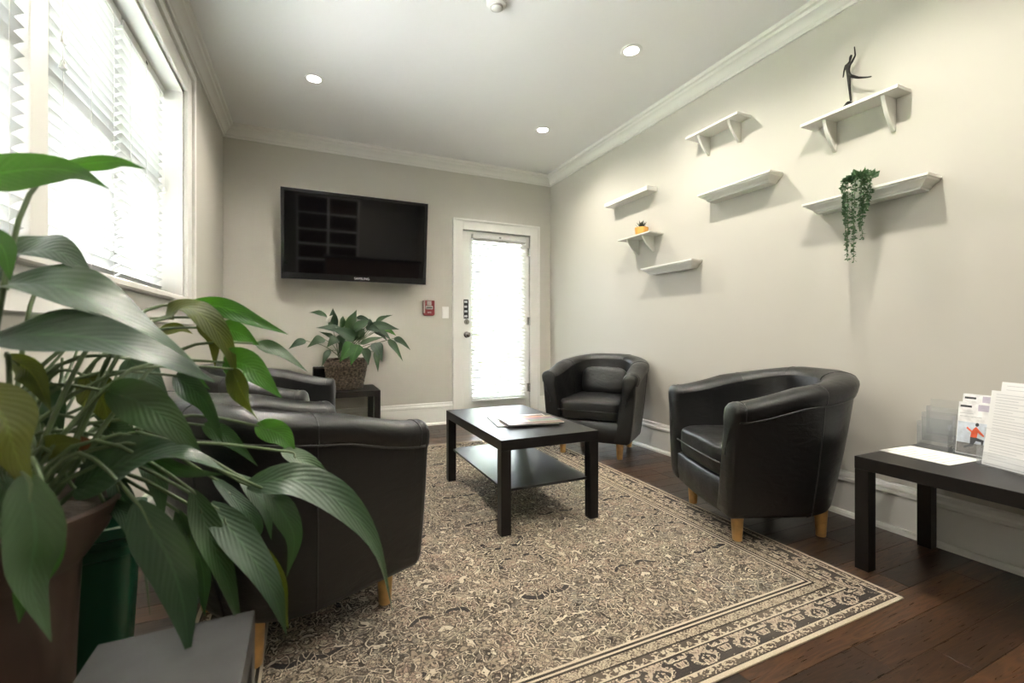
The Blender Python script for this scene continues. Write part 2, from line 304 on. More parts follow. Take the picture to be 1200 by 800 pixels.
# ------------------------------------------------------------------ mesh helpers
class MB:
    def __init__(s): s.v, s.f, s.uv = [], [], None
    def face(s, *pts):
        i = len(s.v); s.v += [Vector(p) for p in pts]; s.f.append(tuple(range(i, i + len(pts)))); return s
    def box(s, lo, hi):
        x0, y0, z0 = lo; x1, y1, z1 = hi; i = len(s.v)
        s.v += [Vector(p) for p in ((x0, y0, z0), (x1, y0, z0), (x1, y1, z0), (x0, y1, z0), (x0, y0, z1), (x1, y0, z1), (x1, y1, z1), (x0, y1, z1))]
        s.f += [tuple(i + k for k in q) for q in ((0, 3, 2, 1), (4, 5, 6, 7), (0, 1, 5, 4), (1, 2, 6, 5), (2, 3, 7, 6), (3, 0, 4, 7))]
        return s
    def grid(s, rows, close_u=False, close_v=False):
        i = len(s.v); n, m = len(rows), len(rows[0])
        for r in rows: s.v += [Vector(p) for p in r]
        for a in range(n if close_v else n - 1):
            for b in range(m if close_u else m - 1):
                a2, b2 = (a + 1) % n, (b + 1) % m
                s.f.append((i + a * m + b, i + a * m + b2, i + a2 * m + b2, i + a2 * m + b))
        return s
    def tube(s, pts, rad, n=8, cap=True):
        pts = [Vector(p) for p in pts]; rows = []
        if not isinstance(rad, (list, tuple)): rad = [rad] * len(pts)
        up = Vector((0, 0, 1)); prev = None
        for k, p in enumerate(pts):
            t = (pts[min(k + 1, len(pts) - 1)] - pts[max(k - 1, 0)]).normalized()
            if prev is None:
                a = t.cross(up if abs(t.z) < .95 else Vector((1, 0, 0))).normalized()
            else:
                a = (prev - t * prev.dot(t)).normalized()
            prev = a; b = t.cross(a)
            rows.append([p + (a * math.cos(q) + b * math.sin(q)) * rad[k] for q in [2 * math.pi * j / n for j in range(n)]])
        i = len(s.v); s.grid(rows, close_u=True)
        if cap:
            s.f.append(tuple(i + j for j in range(n))[::-1]); e = i + (len(rows) - 1) * n; s.f.append(tuple(e + j for j in range(n)))
        return s
    def lathe(s, prof, n=32, c=(0, 0, 0)):
        rows = [[(c[0] + r * math.cos(2 * math.pi * j / n), c[1] + r * math.sin(2 * math.pi * j / n), c[2] + z) for j in range(n)] for r, z in prof]
        return s.grid(rows, close_u=True)
    def prism(s, poly, axis, a, b):
        """poly of 2-D points extruded along axis ('x','y','z') from a to b"""
        def p(q, w): return {'x': (w, q[0], q[1]), 'y': (q[0], w, q[1]), 'z': (q[0], q[1], w)}[axis]
        i = len(s.v); n = len(poly); s.v += [Vector(p(q, a)) for q in poly] + [Vector(p(q, b)) for q in poly]
        s.f.append(tuple(i + k for k in range(n))); s.f.append(tuple(i + n + k for k in range(n))[::-1])
        for k in range(n): s.f.append((i + k, i + n + k, i + n + (k + 1) % n, i + (k + 1) % n))
        return s
    def superell(s, c, r, e=.4, nu=28, nv=14, rot=None):
        def pw(v): return math.copysign(abs(v) ** e, v)
        rows = []
        for a in range(nv + 1):
            ph = -math.pi / 2 + math.pi * a / nv; row = []
            for k in range(nu):
                th = 2 * math.pi * k / nu
                p = Vector((r[0] * pw(math.cos(ph)) * pw(math.cos(th)), r[1] * pw(math.cos(ph)) * pw(math.sin(th)), r[2] * pw(math.sin(ph))))
                if rot: p = rot @ p
                row.append(p + Vector(c))
            rows.append(row)
        return s.grid(rows, close_u=True)
    def build(s, name, m, parent=None, bevel=0, smooth=False, seg=2, world=False, weld=False):
        me = bpy.data.meshes.new(name)
        off = parent.location if (parent and world) else Vector((0, 0, 0))
        me.from_pydata([v - off for v in s.v], [], s.f)
        bm = bmesh.new(); bm.from_mesh(me)
        if weld: bmesh.ops.remove_doubles(bm, verts=bm.verts, dist=1e-5)
        bmesh.ops.recalc_face_normals(bm, faces=bm.faces)
        if bevel: bmesh.ops.bevel(bm, geom=list(bm.edges), offset=bevel, segments=seg, profile=.5, affect='EDGES', clamp_overlap=True)
        bm.to_mesh(me); bm.free()
        if s.uv:
            l = me.uv_layers.new(name='UVMap')
            for lp in me.loops: l.data[lp.index].uv = s.uv[lp.vertex_index]
        if smooth:
            for p in me.polygons: p.use_smooth = True
            if smooth != True: me.set_sharp_from_angle(angle=R(smooth))
        me.materials.append(m if not isinstance(m, str) else M[m])
        o = bpy.data.objects.new(name, me); col.objects.link(o)
        if parent: o.parent = parent
        return o
def box(name, lo, hi, m, parent=None, bevel=.002, world=True, seg=1):
    return MB().box(lo, hi).build(name, m, parent, bevel=bevel, world=world, seg=seg)
def tag(o, label=None, cat=None, group=None, kind=None):
    for k, v in (('label', label), ('category', cat), ('group', group), ('kind', kind)):
        if v: o[k] = v
    return o
def thing(name, label, cat, loc=(0, 0, 0), rz=0, group=None):
    o = bpy.data.objects.new(name, None); o.empty_display_size = .1; col.objects.link(o)
    o.location = loc; o.rotation_euler.z = rz
    return tag(o, label, cat, group)
def struct(name, parent=None, loc=(0, 0, 0)):
    o = bpy.data.objects.new(name, None); col.objects.link(o); o.location = loc; o['kind'] = 'structure'; return o
def share(src, name, parent, loc, rot=None, scale=None):       # another piece with the same mesh
    o = bpy.data.objects.new(name, src.data); col.objects.link(o); o.parent = parent; o.location = loc
    if rot: o.rotation_euler = rot
    if scale: o.scale = scale
    return o
def copy_tree(o, parent=None):
    c = o.copy(); col.objects.link(c); c.parent = parent
    for ch in list(o.children): copy_tree(ch, c)
    return c
def catmull(pts, n):
    pts = [Vector(p) for p in pts]; P = [2 * pts[0] - pts[1]] + pts + [2 * pts[-1] - pts[-2]]; out = []; k = len(pts) - 1
    for i in range(n + 1):
        u = i / n * k; a = min(int(u), k - 1); t = u - a; p0, p1, p2, p3 = P[a:a + 4]
        out.append(.5 * ((2 * p1) + (p2 - p0) * t + (2 * p0 - 5 * p1 + 4 * p2 - p3) * t * t + (3 * p1 - p0 - 3 * p2 + p3) * t ** 3))
    return out
def text_part(name, body, size, m, parent, loc, rot, extrude=.0004, align='CENTER'):
    cu = bpy.data.curves.new(name, 'FONT'); cu.body = body; cu.size = size; cu.extrude = extrude; cu.align_x = align; cu.align_y = 'CENTER'
    t = bpy.data.objects.new(name, cu); col.objects.link(t)
    dg = bpy.context.evaluated_depsgraph_get(); me = bpy.data.meshes.new_from_object(t.evaluated_get(dg))
    bpy.data.objects.remove(t)
    me.materials.clear(); me.materials.append(M[m]); o = bpy.data.objects.new(name, me); col.objects.link(o)
    o.parent = parent; o.location = loc; o.rotation_euler = rot
    return o

# ================================================================== ROOM SHELL
WT = .20                                              # wall thickness
WIN = (1.115, 3.20, 1.145, 2.365)                      # window opening: y0 y1 z0 z1
DOOR = (1.497, 2.296, 2.04)                           # door opening: x0 x1 top
fl = box('floor', (XL - WT, YF - WT, -.10), (XR + WT, YB + WT, -.012), 'gap', bevel=0); fl['kind'] = 'structure'
# planks run across the room; end joints measured where the photo shows them
pw = .1025; y0 = .606 - 12 * pw
known = {0: [1.703], 1: [1.50], 3: [2.04], 2: [1.093, 2.33], 4: [2.5], 5: [1.72]}
row = -12; yy = y0
plank_src = {}
while yy < YB + .01:
    a, b_ = yy + .0007, min(yy + pw - .0007, YB + .02)
    k = round((yy - .606) / pw)
    if k in known: cuts = list(known[k]); cuts += [known[k][0] - 1.15, known[k][0] - 2.2]
    else:
        c0 = XL + random.uniform(.2, 1.1); cuts = []
        while c0 < XR - .12: cuts.append(c0); c0 += random.uniform(.75, 1.25)
    xs = [XL - .02] + sorted(c for c in cuts if XL + .1 < c < XR - .05) + [XR + .02]
    for x0, x1 in zip(xs, xs[1:]):
        l = x1 - x0 - .0016; mb = MB().box((-l / 2, -(b_ - a) / 2, -.012), (l / 2, (b_ - a) / 2, 0))
        o = mb.build('plank', 'plank', fl, bevel=.0008, seg=1); o.location = ((x0 + x1) / 2, (a + b_) / 2, 0)
    yy += pw
# floor behind the camera
box('floor_boards_far', (XL - .02, YF, -.012), (XR + .02, y0 - .001, 0), 'plank', fl, bevel=0)

ce = box('ceiling', (XL - WT, YF - WT, ZC), (XR + WT, YB + WT, ZC + .1), 'ceiling', bevel=0); ce['kind'] = 'structure'
wr = box('wall_right', (XR, YF - WT, 0), (XR + WT, YB + WT, ZC), 'wall', bevel=0); wr['kind'] = 'structure'
wf = box('wall_front', (XL - WT, YF - WT, 0), (XR, YF, ZC), 'wall', bevel=0); wf['kind'] = 'structure'
m = MB()
m.box((XL - WT, YF, 0), (XL, WIN[0], ZC)).box((XL - WT, WIN[1], 0), (XL, YB + WT, ZC))
m.box((XL - WT, WIN[0], 0), (XL, WIN[1], WIN[2])).box((XL - WT, WIN[0], WIN[3]), (XL, WIN[1], ZC))
wl = m.build('wall_left', 'wall'); wl['kind'] = 'structure'
m = MB()
m.box((XL, YB, 0), (DOOR[0], YB + WT, ZC)).box((DOOR[1], YB, 0), (XR, YB + WT, ZC)).box((DOOR[0], YB, DOOR[2]), (DOOR[1], YB + WT, ZC))
wb = m.build('wall_back', 'wall'); wb['kind'] = 'structure'

# crown and base mouldings
CROWN = [(0, 2.632), (.012, 2.632), (.013, 2.648), (.022, 2.655), (.030, 2.672), (.045, 2.688), (.060, 2.696), (.066, 2.712), (.080, 2.718), (.084, ZC), (0, ZC)]
BASE = [(0, 0), (.034, 0), (.032, .014), (.024, .024), (.017, .026), (.017, .172), (.022, .180), (.022, .194), (.014, .204), (.012, .222), (0, .228)]
def moulding(name, prof, side, a, b):
    mb = MB()
    if side == 'right': mb.prism([(XR - o, z) for o, z in prof], 'y', a, b)
    if side == 'left': mb.prism([(XL + o, z) for o, z in prof], 'y', a, b)
    if side == 'back': mb.prism([(YB - o, z) for o, z in prof], 'x', a, b)
    if side == 'front': mb.prism([(YF + o, z) for o, z in prof], 'x', a, b)
    o = mb.build(name, 'trim', smooth=25); o['kind'] = 'structure'; return o
moulding('trim_1', CROWN, 'left', YF, YB); moulding('trim_2', CROWN, 'back', XL, XR); moulding('trim_3', CROWN, 'right', YF, YB); moulding('trim_4', CROWN, 'front', XL, XR)
moulding('baseboard_left', BASE, 'left', YF, YB); moulding('baseboard_right', BASE, 'right', YF, YB); moulding('baseboard_front', BASE, 'front', XL, XR)
bb = moulding('baseboard_back', BASE, 'back', XL, 1.385)
bb2 = moulding('baseboard_back', BASE, 'back', 2.415, XR)

# ------------------------------------------------------------------ window
wroot = struct('window_1', loc=(XL, WIN[0], WIN[2]))
tag(wroot, 'long white framed window bank above the tub chairs')
XG = XL - .165                                        # glass plane
jm = MB()
jm.box((XL - WT, WIN[0], WIN[3] - .02), (XL, WIN[1], WIN[3])).box((XL - WT, WIN[1] - .02, WIN[2]), (XL, WIN[1], WIN[3])).box((XL - WT, WIN[0], WIN[2]), (XL, WIN[0] + .02, WIN[3]))
jm.build('jamb_liner', 'trim', wroot, world=True)
def casing_piece(name, pts_fn):
    return None
cw = .165
def side_casing(sg, y):                               # stepped casing: inner bead, flat, raised back band
    c_ = MB(); zt_ = WIN[3] + cw
    for a_, b_, t in ((-.005, .020, .024), (.0205, cw - .045, .018), (cw - .0445, cw, .034)):
        ya_, yb_ = sorted((y + sg * a_, y + sg * b_)); c_.box((XL, ya_, WIN[2]), (XL + t, yb_, WIN[3] + b_))
    c_.build('side_casing', 'trim', wroot, bevel=.004, world=True)
side_casing(1, WIN[1]); side_casing(-1, WIN[0])
cas = MB()
for a_, b_, t in ((-.005, .020, .024), (.0205, cw - .045, .018), (cw - .0445, cw, .034)):
    cas.box((XL, WIN[0] - a_ + .0003, WIN[3] + a_), (XL + t - .0004, WIN[1] + a_ - .0003, WIN[3] + b_ - .0003))
cas.build('head_casing', 'trim', wroot, bevel=.004, world=True)
box('sill', (XL - WT, WIN[0] - cw - .02, WIN[2] - .03), (XL + .05, WIN[1] + cw + .02, WIN[2]), 'trim', wroot, bevel=.006)
box('apron', (XL, WIN[0] - cw, WIN[2] - .15), (XL + .018, WIN[1] + cw, WIN[2] - .03), 'trim', wroot, bevel=.004)
UN = [(2.535, 3.18), (1.905, 2.53), (1.135, 1.80)]       # three sash bays (y ranges)
box('mullion', (XL - WT, 1.80, WIN[2]), (XL - .085, 1.905, WIN[3]), 'trim', wroot, bevel=.003)
box('mullion', (XL - WT, 2.515, WIN[2]), (XL - .135, 2.55, WIN[3]), 'trim', wroot, bevel=.003)
for ya, yb in UN:
    zm = 1.755
    for zl, zh, dx in ((WIN[2], zm + .02, 0), (zm - .02, WIN[3] - .02, -.03)):
        s = MB(); w = .045; x0, x1 = XG + dx - .012, XG + dx + .018
        s.box((x0, ya, zl), (x1, ya + w, zh)).box((x0, yb - w, zl), (x1, yb, zh)).box((x0, ya + w, zl), (x1, yb - w, zl + w)).box((x0, ya + w, zh - w), (x1, yb - w, zh))
        so = s.build('sash', 'trim', wroot, world=True)
        g = MB().box((XG + dx, ya + w - .004, zl + w - .004), (XG + dx + .004, yb - w + .004, zh - w + .004)).build('pane', 'glass', None)
        g.parent = so; g.location = -wroot.location

# ------------------------------------------------------------------ blinds (one thing per blind)
def venetian(name, label, loc, width, top, bottom, pitch, tilt, rz, group, depth=.05, tassel_at=(), head=.045, wand=None):
    """local frame: x along the slats, y towards the room, z up; loc = middle of the bottom"""
    t = thing(name, label, 'blind', loc, rz, group); h = top - bottom
    hr = MB().box((-width / 2, -.028, h - head), (width / 2, .028, h)).build('headrail', 'white_plastic', t, bevel=.003, seg=1)
    cap = MB()
    for sx in (-1, 1): cap.box((sx * width / 2 - .004, -.030, h - head - .004), (sx * width / 2 + .004, .030, h + .0))
    MB().box((-.012, .028, h - .030), (.012, .0295, h - .018)).build('bracket_clip', 'black', hr)
    MB().box((-width / 2, -.025, 0), (width / 2, .025, .016)).build('bottom_rail', 'white_plastic', t, bevel=.005, seg=2)
    rows = []                                         # gently crowned slat
    for k in range(5):
        u = -1 + 2 * k / 4; yv, zv = u * depth / 2, .004 * (1 - u * u)
        rows.append([(-width / 2 + .003, yv, zv), (width / 2 - .003, yv, zv)])
    low = [[(x, y, z - .0032) for x, y, z in r] for r in rows[::-1]]
    src = None; z = .016 + pitch * .7
    while z < h - head - .012:
        if src is None:
            src = MB().grid(rows + low, close_v=True).build('slat', 'slat', t, smooth=40); src.location = (0, 0, z); src.rotation_euler = (tilt, 0, 0)
        else: share(src, 'slat', t, (0, 0, z), (tilt + random.uniform(-.03, .03), 0, random.uniform(-.0015, .0015)))
        z += pitch
    for fx in (-.36, 0, .36) if width > .5 else (-.3, .3):
        for yy in (-.027, .027):
            MB().tube([(fx * width, yy, .01), (fx * width, yy, h - head)], .0009, 5).build('ladder_cord', 'cord', t)
    for (tx, tz) in tassel_at:
        c = MB().tube([(tx, .033, tz), (tx, .031, h - head)], .0010, 5).build('lift_cord', 'cord', t)
        MB().lathe([(.001, .032), (.006, .030), (.010, .012), (.012, .004), (.008, 0), (.001, 0)], 12, (tx, .033, tz - .03)).build('tassel', 'white_plastic', c, smooth=50)
    if wand is not None:
        MB().tube([(wand, .036, h - head), (wand, .038, h - head - .55)], .004, 6).build('tilt_wand', 'white_plastic', t)
    return t
XBL = XL - .112
BL = [('white venetian window blind nearest the far corner, its headrail end by the jamb', UN[0], ((.28, .62),)),
      ('white venetian window blind beside the wide mullion post, with two hanging tassels', UN[1], ((-.24, .78), (-.235, .70))),
      ('white venetian window blind across the wide mullion post from the far corner', UN[2], ((.30, .83),))]
for lb, (ya, yb), ts in BL:
    venetian('window_blind', lb, (XBL, (ya + yb) / 2, WIN[2] + .004), yb - ya - .022, WIN[3] - .022, WIN[2] + .004, .0418, R(40), -R(90), 'white blinds in the window bank', tassel_at=[(-a, b) for a, b in ts])

# ------------------------------------------------------------------ door
droot = struct('door_1', loc=(DOOR[0], YB, 0)); tag(droot, 'white half-open-glass entry door with lite covered by a blind, in the back wall')
droot['label'] = 'white glazed entry door in a cream casing on the back wall'
dx0, dx1, dz = DOOR
YD = YB + .02                                         # door face
s = MB(); lx0, lx1, lz0, lz1 = dx0 + .115, dx1 - .10, .26, 1.94
s.box((dx0 + .003, YD, .012), (lx0, YD + .045, dz - .004)).box((lx1, YD, .012), (dx1 - .003, YD + .045, dz - .004))
s.box((lx0, YD, .012), (lx1, YD + .045, lz0)).box((lx0, YD, lz1), (lx1, YD + .045, dz - .004))
slab = s.build('door_slab', 'trim', droot, world=True)
s = MB(); w = .022
s.box((lx0 - w, YD - .008, lz0 - w), (lx0 + .006, YD, lz1 + w)).box((lx1 - .006, YD - .008, lz0 - w), (lx1 + w, YD, lz1 + w)).box((lx0, YD - .008, lz0 - w), (lx1, YD, lz0 + .006)).box((lx0, YD - .008, lz1 - .006), (lx1, YD, lz1 + w))
s.build('glazing_bead', 'trim', droot, world=True)
box('pane', (lx0, YD + .018, lz0), (lx1, YD + .024, lz1), 'glass', droot, bevel=0)
s = MB(); c = .112
s.box((dx0 - c, YB - .02, 0), (dx0 + .002, YB, dz + c)).box((dx1 - .002, YB - .02, 0), (dx1 + c, YB, dz + c)).box((dx0 + .002, YB - .02, dz - .002), (dx1 - .002, YB, dz + c))
s.box((dx0 - c, YB - .032, 0), (dx0 - c + .022, YB - .02, dz + c)).box((dx1 + c - .022, YB - .032, 0), (dx1 + c, YB - .02, dz + c)).box((dx0 - c + .022, YB - .032, dz + c - .022), (dx1 + c - .022, YB - .02, dz + c))
s.build('casing', 'trim', droot, world=True, bevel=.003)
s = MB()
s.box((dx0 - .012, YB, 0), (dx0, YB + WT, dz)).box((dx1, YB, 0), (dx1 + .012, YB + WT, dz)).box((dx0, YB, dz), (dx1, YB + WT, dz + .012))
s.build('door_jamb', 'trim', droot, world=True)
box('threshold', (dx0, YB - .02, 0), (dx1, YB + WT, .012), 'metal', droot)
for z in (.33, 1.08, 1.86):
    h = MB().tube([(dx1 - .002, YB - .004, z - .05), (dx1 - .002, YB - .004, z + .05)], .008, 10)
    h.box((dx1 - .03, YB + .012, z - .045), (dx1 - .004, YB + .0195, z + .045)); h.build('hinge', 'metal', droot, world=True)
kx = dx0 + .052
def ylathe(prof, cx, z, n=20):                        # turned part pointing into the room (-y)
    mb = MB(); rows = [[(cx + r * math.cos(2 * math.pi * j / n), YD - d_, z + r * math.sin(2 * math.pi * j / n)) for j in range(n)] for r, d_ in prof]
    return mb.grid(rows, close_u=True)
k = ylathe([(.033, 0), (.033, .006), (.014, .010), (.011, .028), (.022, .036), (.028, .048), (.026, .060), (.014, .068), (.0, .069)], kx, .927).build('door_knob', 'metal', droot, smooth=40, world=True)
k = ylathe([(.030, 0), (.030, .006), (.024, .014), (.0, .015)], kx, 1.063).build('deadbolt', 'metal', droot, smooth=40, world=True)
box('thumb_turn', (kx - .004, YD - .030, 1.045), (kx + .004, YD - .014, 1.081), 'metal', k, world=False).location = -Vector(droot.location)
venetian('door_blind', 'white venetian blind covering the glass of the entry door', ((lx0 + lx1) / 2 + .006, YD - .040, .215), lx1 - lx0 + .045, 2.0, .215, .042, R(-38), R(180), None, wand=.24)
sg = thing('door_sign', 'small black sign with four lines of white lettering on the door stile', 'sign', (kx - .006, YD - .0005, 1.20))
box('plate', (-.027, -.002, -.102), (.027, 0, .102), 'black', sg, bevel=.0005, world=False)
for i, wds in enumerate(('11 11', '11111', '11 11', '1111')):
    z = .077 - i * .051
    lm = MB(); x = -.019
    for ch in range(5):
        wch = random.choice((.005, .0065, .008))
        lm.box((x, -.0026, z - .011), (x + wch * .75, -.0021, z + .011)); x += wch + .0005
    lm.build('lettering', 'paper', sg)
# wall fittings beside the door
sw = thing('light_switch', 'white toggle light switch plate beside the door casing', 'light switch', (1.311, YB, 1.158))
box('plate', (-.036, -.006, -.061), (.036, 0, .061), 'white_plastic', sw, bevel=.003, world=False)
box('toggle', (-.005, -.016, -.004), (.005, -.006, .014), 'white_plastic', sw, bevel=.002, world=False)
for z in (-.03, .03): MB().lathe([(.0, .0008), (.003, .0005), (.0035, 0)], 8).build('screw', 'metal', sw).rotation_euler = (R(90), 0, 0); sw.children[-1].location = (0, -.0062, z)
pu = thing('fire_alarm', 'red fire alarm pull station with pale window on the back wall', 'fire alarm', (1.131, YB, 1.198))
MB().prism([(-.058, -.062), (-.045, -.078), (.045, -.078), (.058, -.062), (.058, .078), (-.058, .078)], 'y', -.03, 0).build('housing', 'red', pu, bevel=.004, seg=2)
box('side_trim', (-.058, -.033, -.05), (-.042, -.0301, .076), 'grey_plastic', pu, bevel=.001, world=False)
box('label_window', (-.022, -.0345, .028), (.024, -.0301, .074), 'grey_plastic', pu, bevel=.001, world=False)
box('pull_bar', (-.036, -.044, -.012), (.036, -.0301, .022), 'grey_plastic', pu, bevel=.003, world=False)
box('bar_slot', (-.028, -.0446, .0), (.028, -.0441, .010), 'black', pu, bevel=0, world=False)
text_part('lettering', 'FIRE', .022, 'paper', pu, (0.004, -.0305, -.045), (R(90), 0, 0))

# ------------------------------------------------------------------ ceiling fittings
def downlight(x, y, label):
    t = thing('recessed_light', label, 'ceiling light', (x, y, ZC), 0, 'recessed ceiling lights')
    MB().lathe([(.046, -.004), (.050, -.006), (.066, -.004), (.068, 0.0), (.046, 0.0)], 28).build('trim_ring', 'white_plastic', t, smooth=40)
    MB().lathe([(.0, -.003), (.046, -.003), (.046, -.0005)], 28).build('lens', 'lamp', t)
    ld = bpy.data.lights.new('downlight_lamp', 'SPOT'); ld.spot_size = R(152); ld.spot_blend = .85; ld.shadow_soft_size = .04; ld.energy = DOWNLIGHT_W; ld.color = (1.0, .93, .80)
    lo = bpy.data.objects.new('downlight_lamp', ld); col.objects.link(lo); lo.parent = t; lo.location = (0, 0, -.012)
for x, y, lb in ((.044, 3.474, 'white recessed ceiling light above the wall-mounted television'), (1.876, 2.293, 'white recessed ceiling light above the wall shelves'), (1.895, 3.513, 'white recessed ceiling light by the door corner'),
                 (1.82, 1.13, 'white recessed ceiling light above the rug corner'), (.044, 2.29, 'white recessed ceiling light above the side chairs'), (.044, 1.10, 'white recessed ceiling light above the potted lily'),
                 (1.885, -.10, 'white recessed ceiling light behind the brochure table'), (.044, -.10, 'white recessed ceiling light before the reception desk'), (1.0, -2.0, 'white recessed ceiling light over the reception desk')):
    downlight(x, y, lb)
sd = thing('smoke_detector', 'small white domed detector on the ceiling', 'smoke detector', (.936, 2.26, ZC))
MB().lathe([(.0, -.045), (.018, -.044), (.030, -.036), (.034, -.026), (.050, -.022), (.056, -.012), (.056, 0)], 28).build('dome', 'white_plastic', sd, smooth=40)
MB().lathe([(.0305, -.037), (.0345, -.034), (.0345, -.030), (.031, -.029)], 28).build('vent_ring', 'grey_plastic', sd, smooth=40)

# ------------------------------------------------------------------ television
TVW, TVH, TILT = 1.270, .775, R(7)
tv = thing('television', 'black flat-screen television mounted tilted on the back wall', 'television', (.428, 4.365, 1.808)); tv.rotation_euler = (TILT, 0, 0)
b = .035; s = MB(); hw, hh = TVW / 2, TVH / 2
s.box((-hw, -.02, -hh), (-hw + b * .75, .02, hh)).box((hw - b * .75, -.02, -hh), (hw, .02, hh)).box((-hw + b * .75, -.02, hh - b * .75), (hw - b * .75, .02, hh)).box((-hw + b * .75, -.02, -hh), (hw - b * .75, .02, -hh + b * 1.6))
s.build('bezel', 'tv_bezel', tv)
edge = MB(); e = .004
edge.box((-hw - e, -.016, -hh - e), (-hw, .01, hh + e)).box((hw, -.016, -hh - e), (hw + e, .01, hh + e)).box((-hw, -.016, hh), (hw, .01, hh + e)).box((-hw, -.016, -hh - e), (hw, .01, -hh))
edge.build('clear_edge', 'grey_plastic', tv)
MB().box((-hw + b * .7, -.014, -hh + b * 1.5), (hw - b * .7, -.004, hh - b * .7)).build('screen', 'tv_screen', tv)
MB().box((-.45, .02, -.28), (.45, .055, .28)).build('rear_housing', 'black', tv, bevel=.01)
text_part('logo', 'SAMSUNG', .030, 'silver', tv, (.035, -.0205, -hh + b * .75), (R(90), 0, 0))
mk = MB().box((-.2, .056, -.2), (-.15, .10, .2)).box((.15, .056, -.2), (.2, .10, .2)); mk.build('bracket_arm', 'black', tv)
MB().box((-.25, .085, -.05), (.25, .180, .05)).build('wall_plate', 'black', tv)

# ------------------------------------------------------------------ wall shelves
def shelf_board(name, label, ya, yb, ztop, dep, th, brackets=(), drop=.13, bt=.018):
    t = thing(name, label, 'shelf', (XR, (ya + yb) / 2, ztop - th), 0, 'white wall shelves')
    hy = (yb - ya) / 2
    MB().box((-dep, -hy, 0), (0, hy, th)).build('board', 'shelf', t, bevel=.002, seg=1)
    for by in brackets:
        pr = [(0, 0), (-dep * .82, 0), (-dep * .80, -.012)]
        for k in range(8):                            # concave ogee face
            u = (k + 1) / 8; pr.append((-dep * .80 * (1 - u) ** 1.0 - .010 * u - .010 * math.sin(u * math.pi), -.012 - (drop - .012) * (u ** .9)))
        pr.append((0, -drop))
        MB().prism(pr, 'y', by - hy - bt / 2, by - hy + bt / 2).build('bracket', 'shelf', t, bevel=.002, seg=1)
    return t
def shelf_crown(name, label, ya, yb, ztop, dep, h=.055):
    t = thing(name, label, 'shelf', (XR, (ya + yb) / 2, ztop - h), 0, 'white wall shelves'); hy = (yb - ya) / 2
    prof = [(.045, 0), (.045, .006), (.038, .010), (.034, .018), (.022, .027), (.010, .034), (.008, .042), (0, .044), (0, h)]   # inset from the front, height
    rows = []
    for ins, z in prof:
        rows.append([(0, -hy + ins, z), (-dep + ins, -hy + ins, z), (-dep + ins, hy - ins, z), (0, hy - ins, z)])
    mb = MB().grid(rows); n = len(rows); mb.f.append((0, 1, 2, 3)); mb.f.append(tuple((n - 1) * 4 + k for k in range(4)))
    mb.build('moulding', 'shelf', t)
    return t
shelf_board('bracket_shelf', 'white bracket shelf holding the dark dancer figurine', 1.138, 1.585, 2.078, .118, .016, (.07, .335), .155)
shelf_crown('moulded_shelf', 'white moulded ledge shelf holding the trailing green plant', 1.028, 1.575, 1.641, .118)
shelf_board('bracket_shelf', 'empty white bracket shelf high beside the dancer shelf', 1.968, 2.392, 2.322, .130, .014, (.085, .33), .125)
shelf_crown('moulded_shelf', 'empty white moulded ledge shelf beside the trailing plant shelf', 1.758, 2.292, 1.892, .120)
shelf_board('box_shelf', 'plain empty white box shelf above the succulent shelf', 2.810, 3.375, 2.117, .105, .036)
shelf_board('bracket_shelf', 'white bracket shelf holding the orange potted succulent', 2.740, 3.128, 1.738, .148, .012, (.11, .30), .120)
shelf_crown('moulded_shelf', 'empty white moulded ledge shelf lowest on the wall below the succulent', 2.357, 2.890, 1.467, .105)

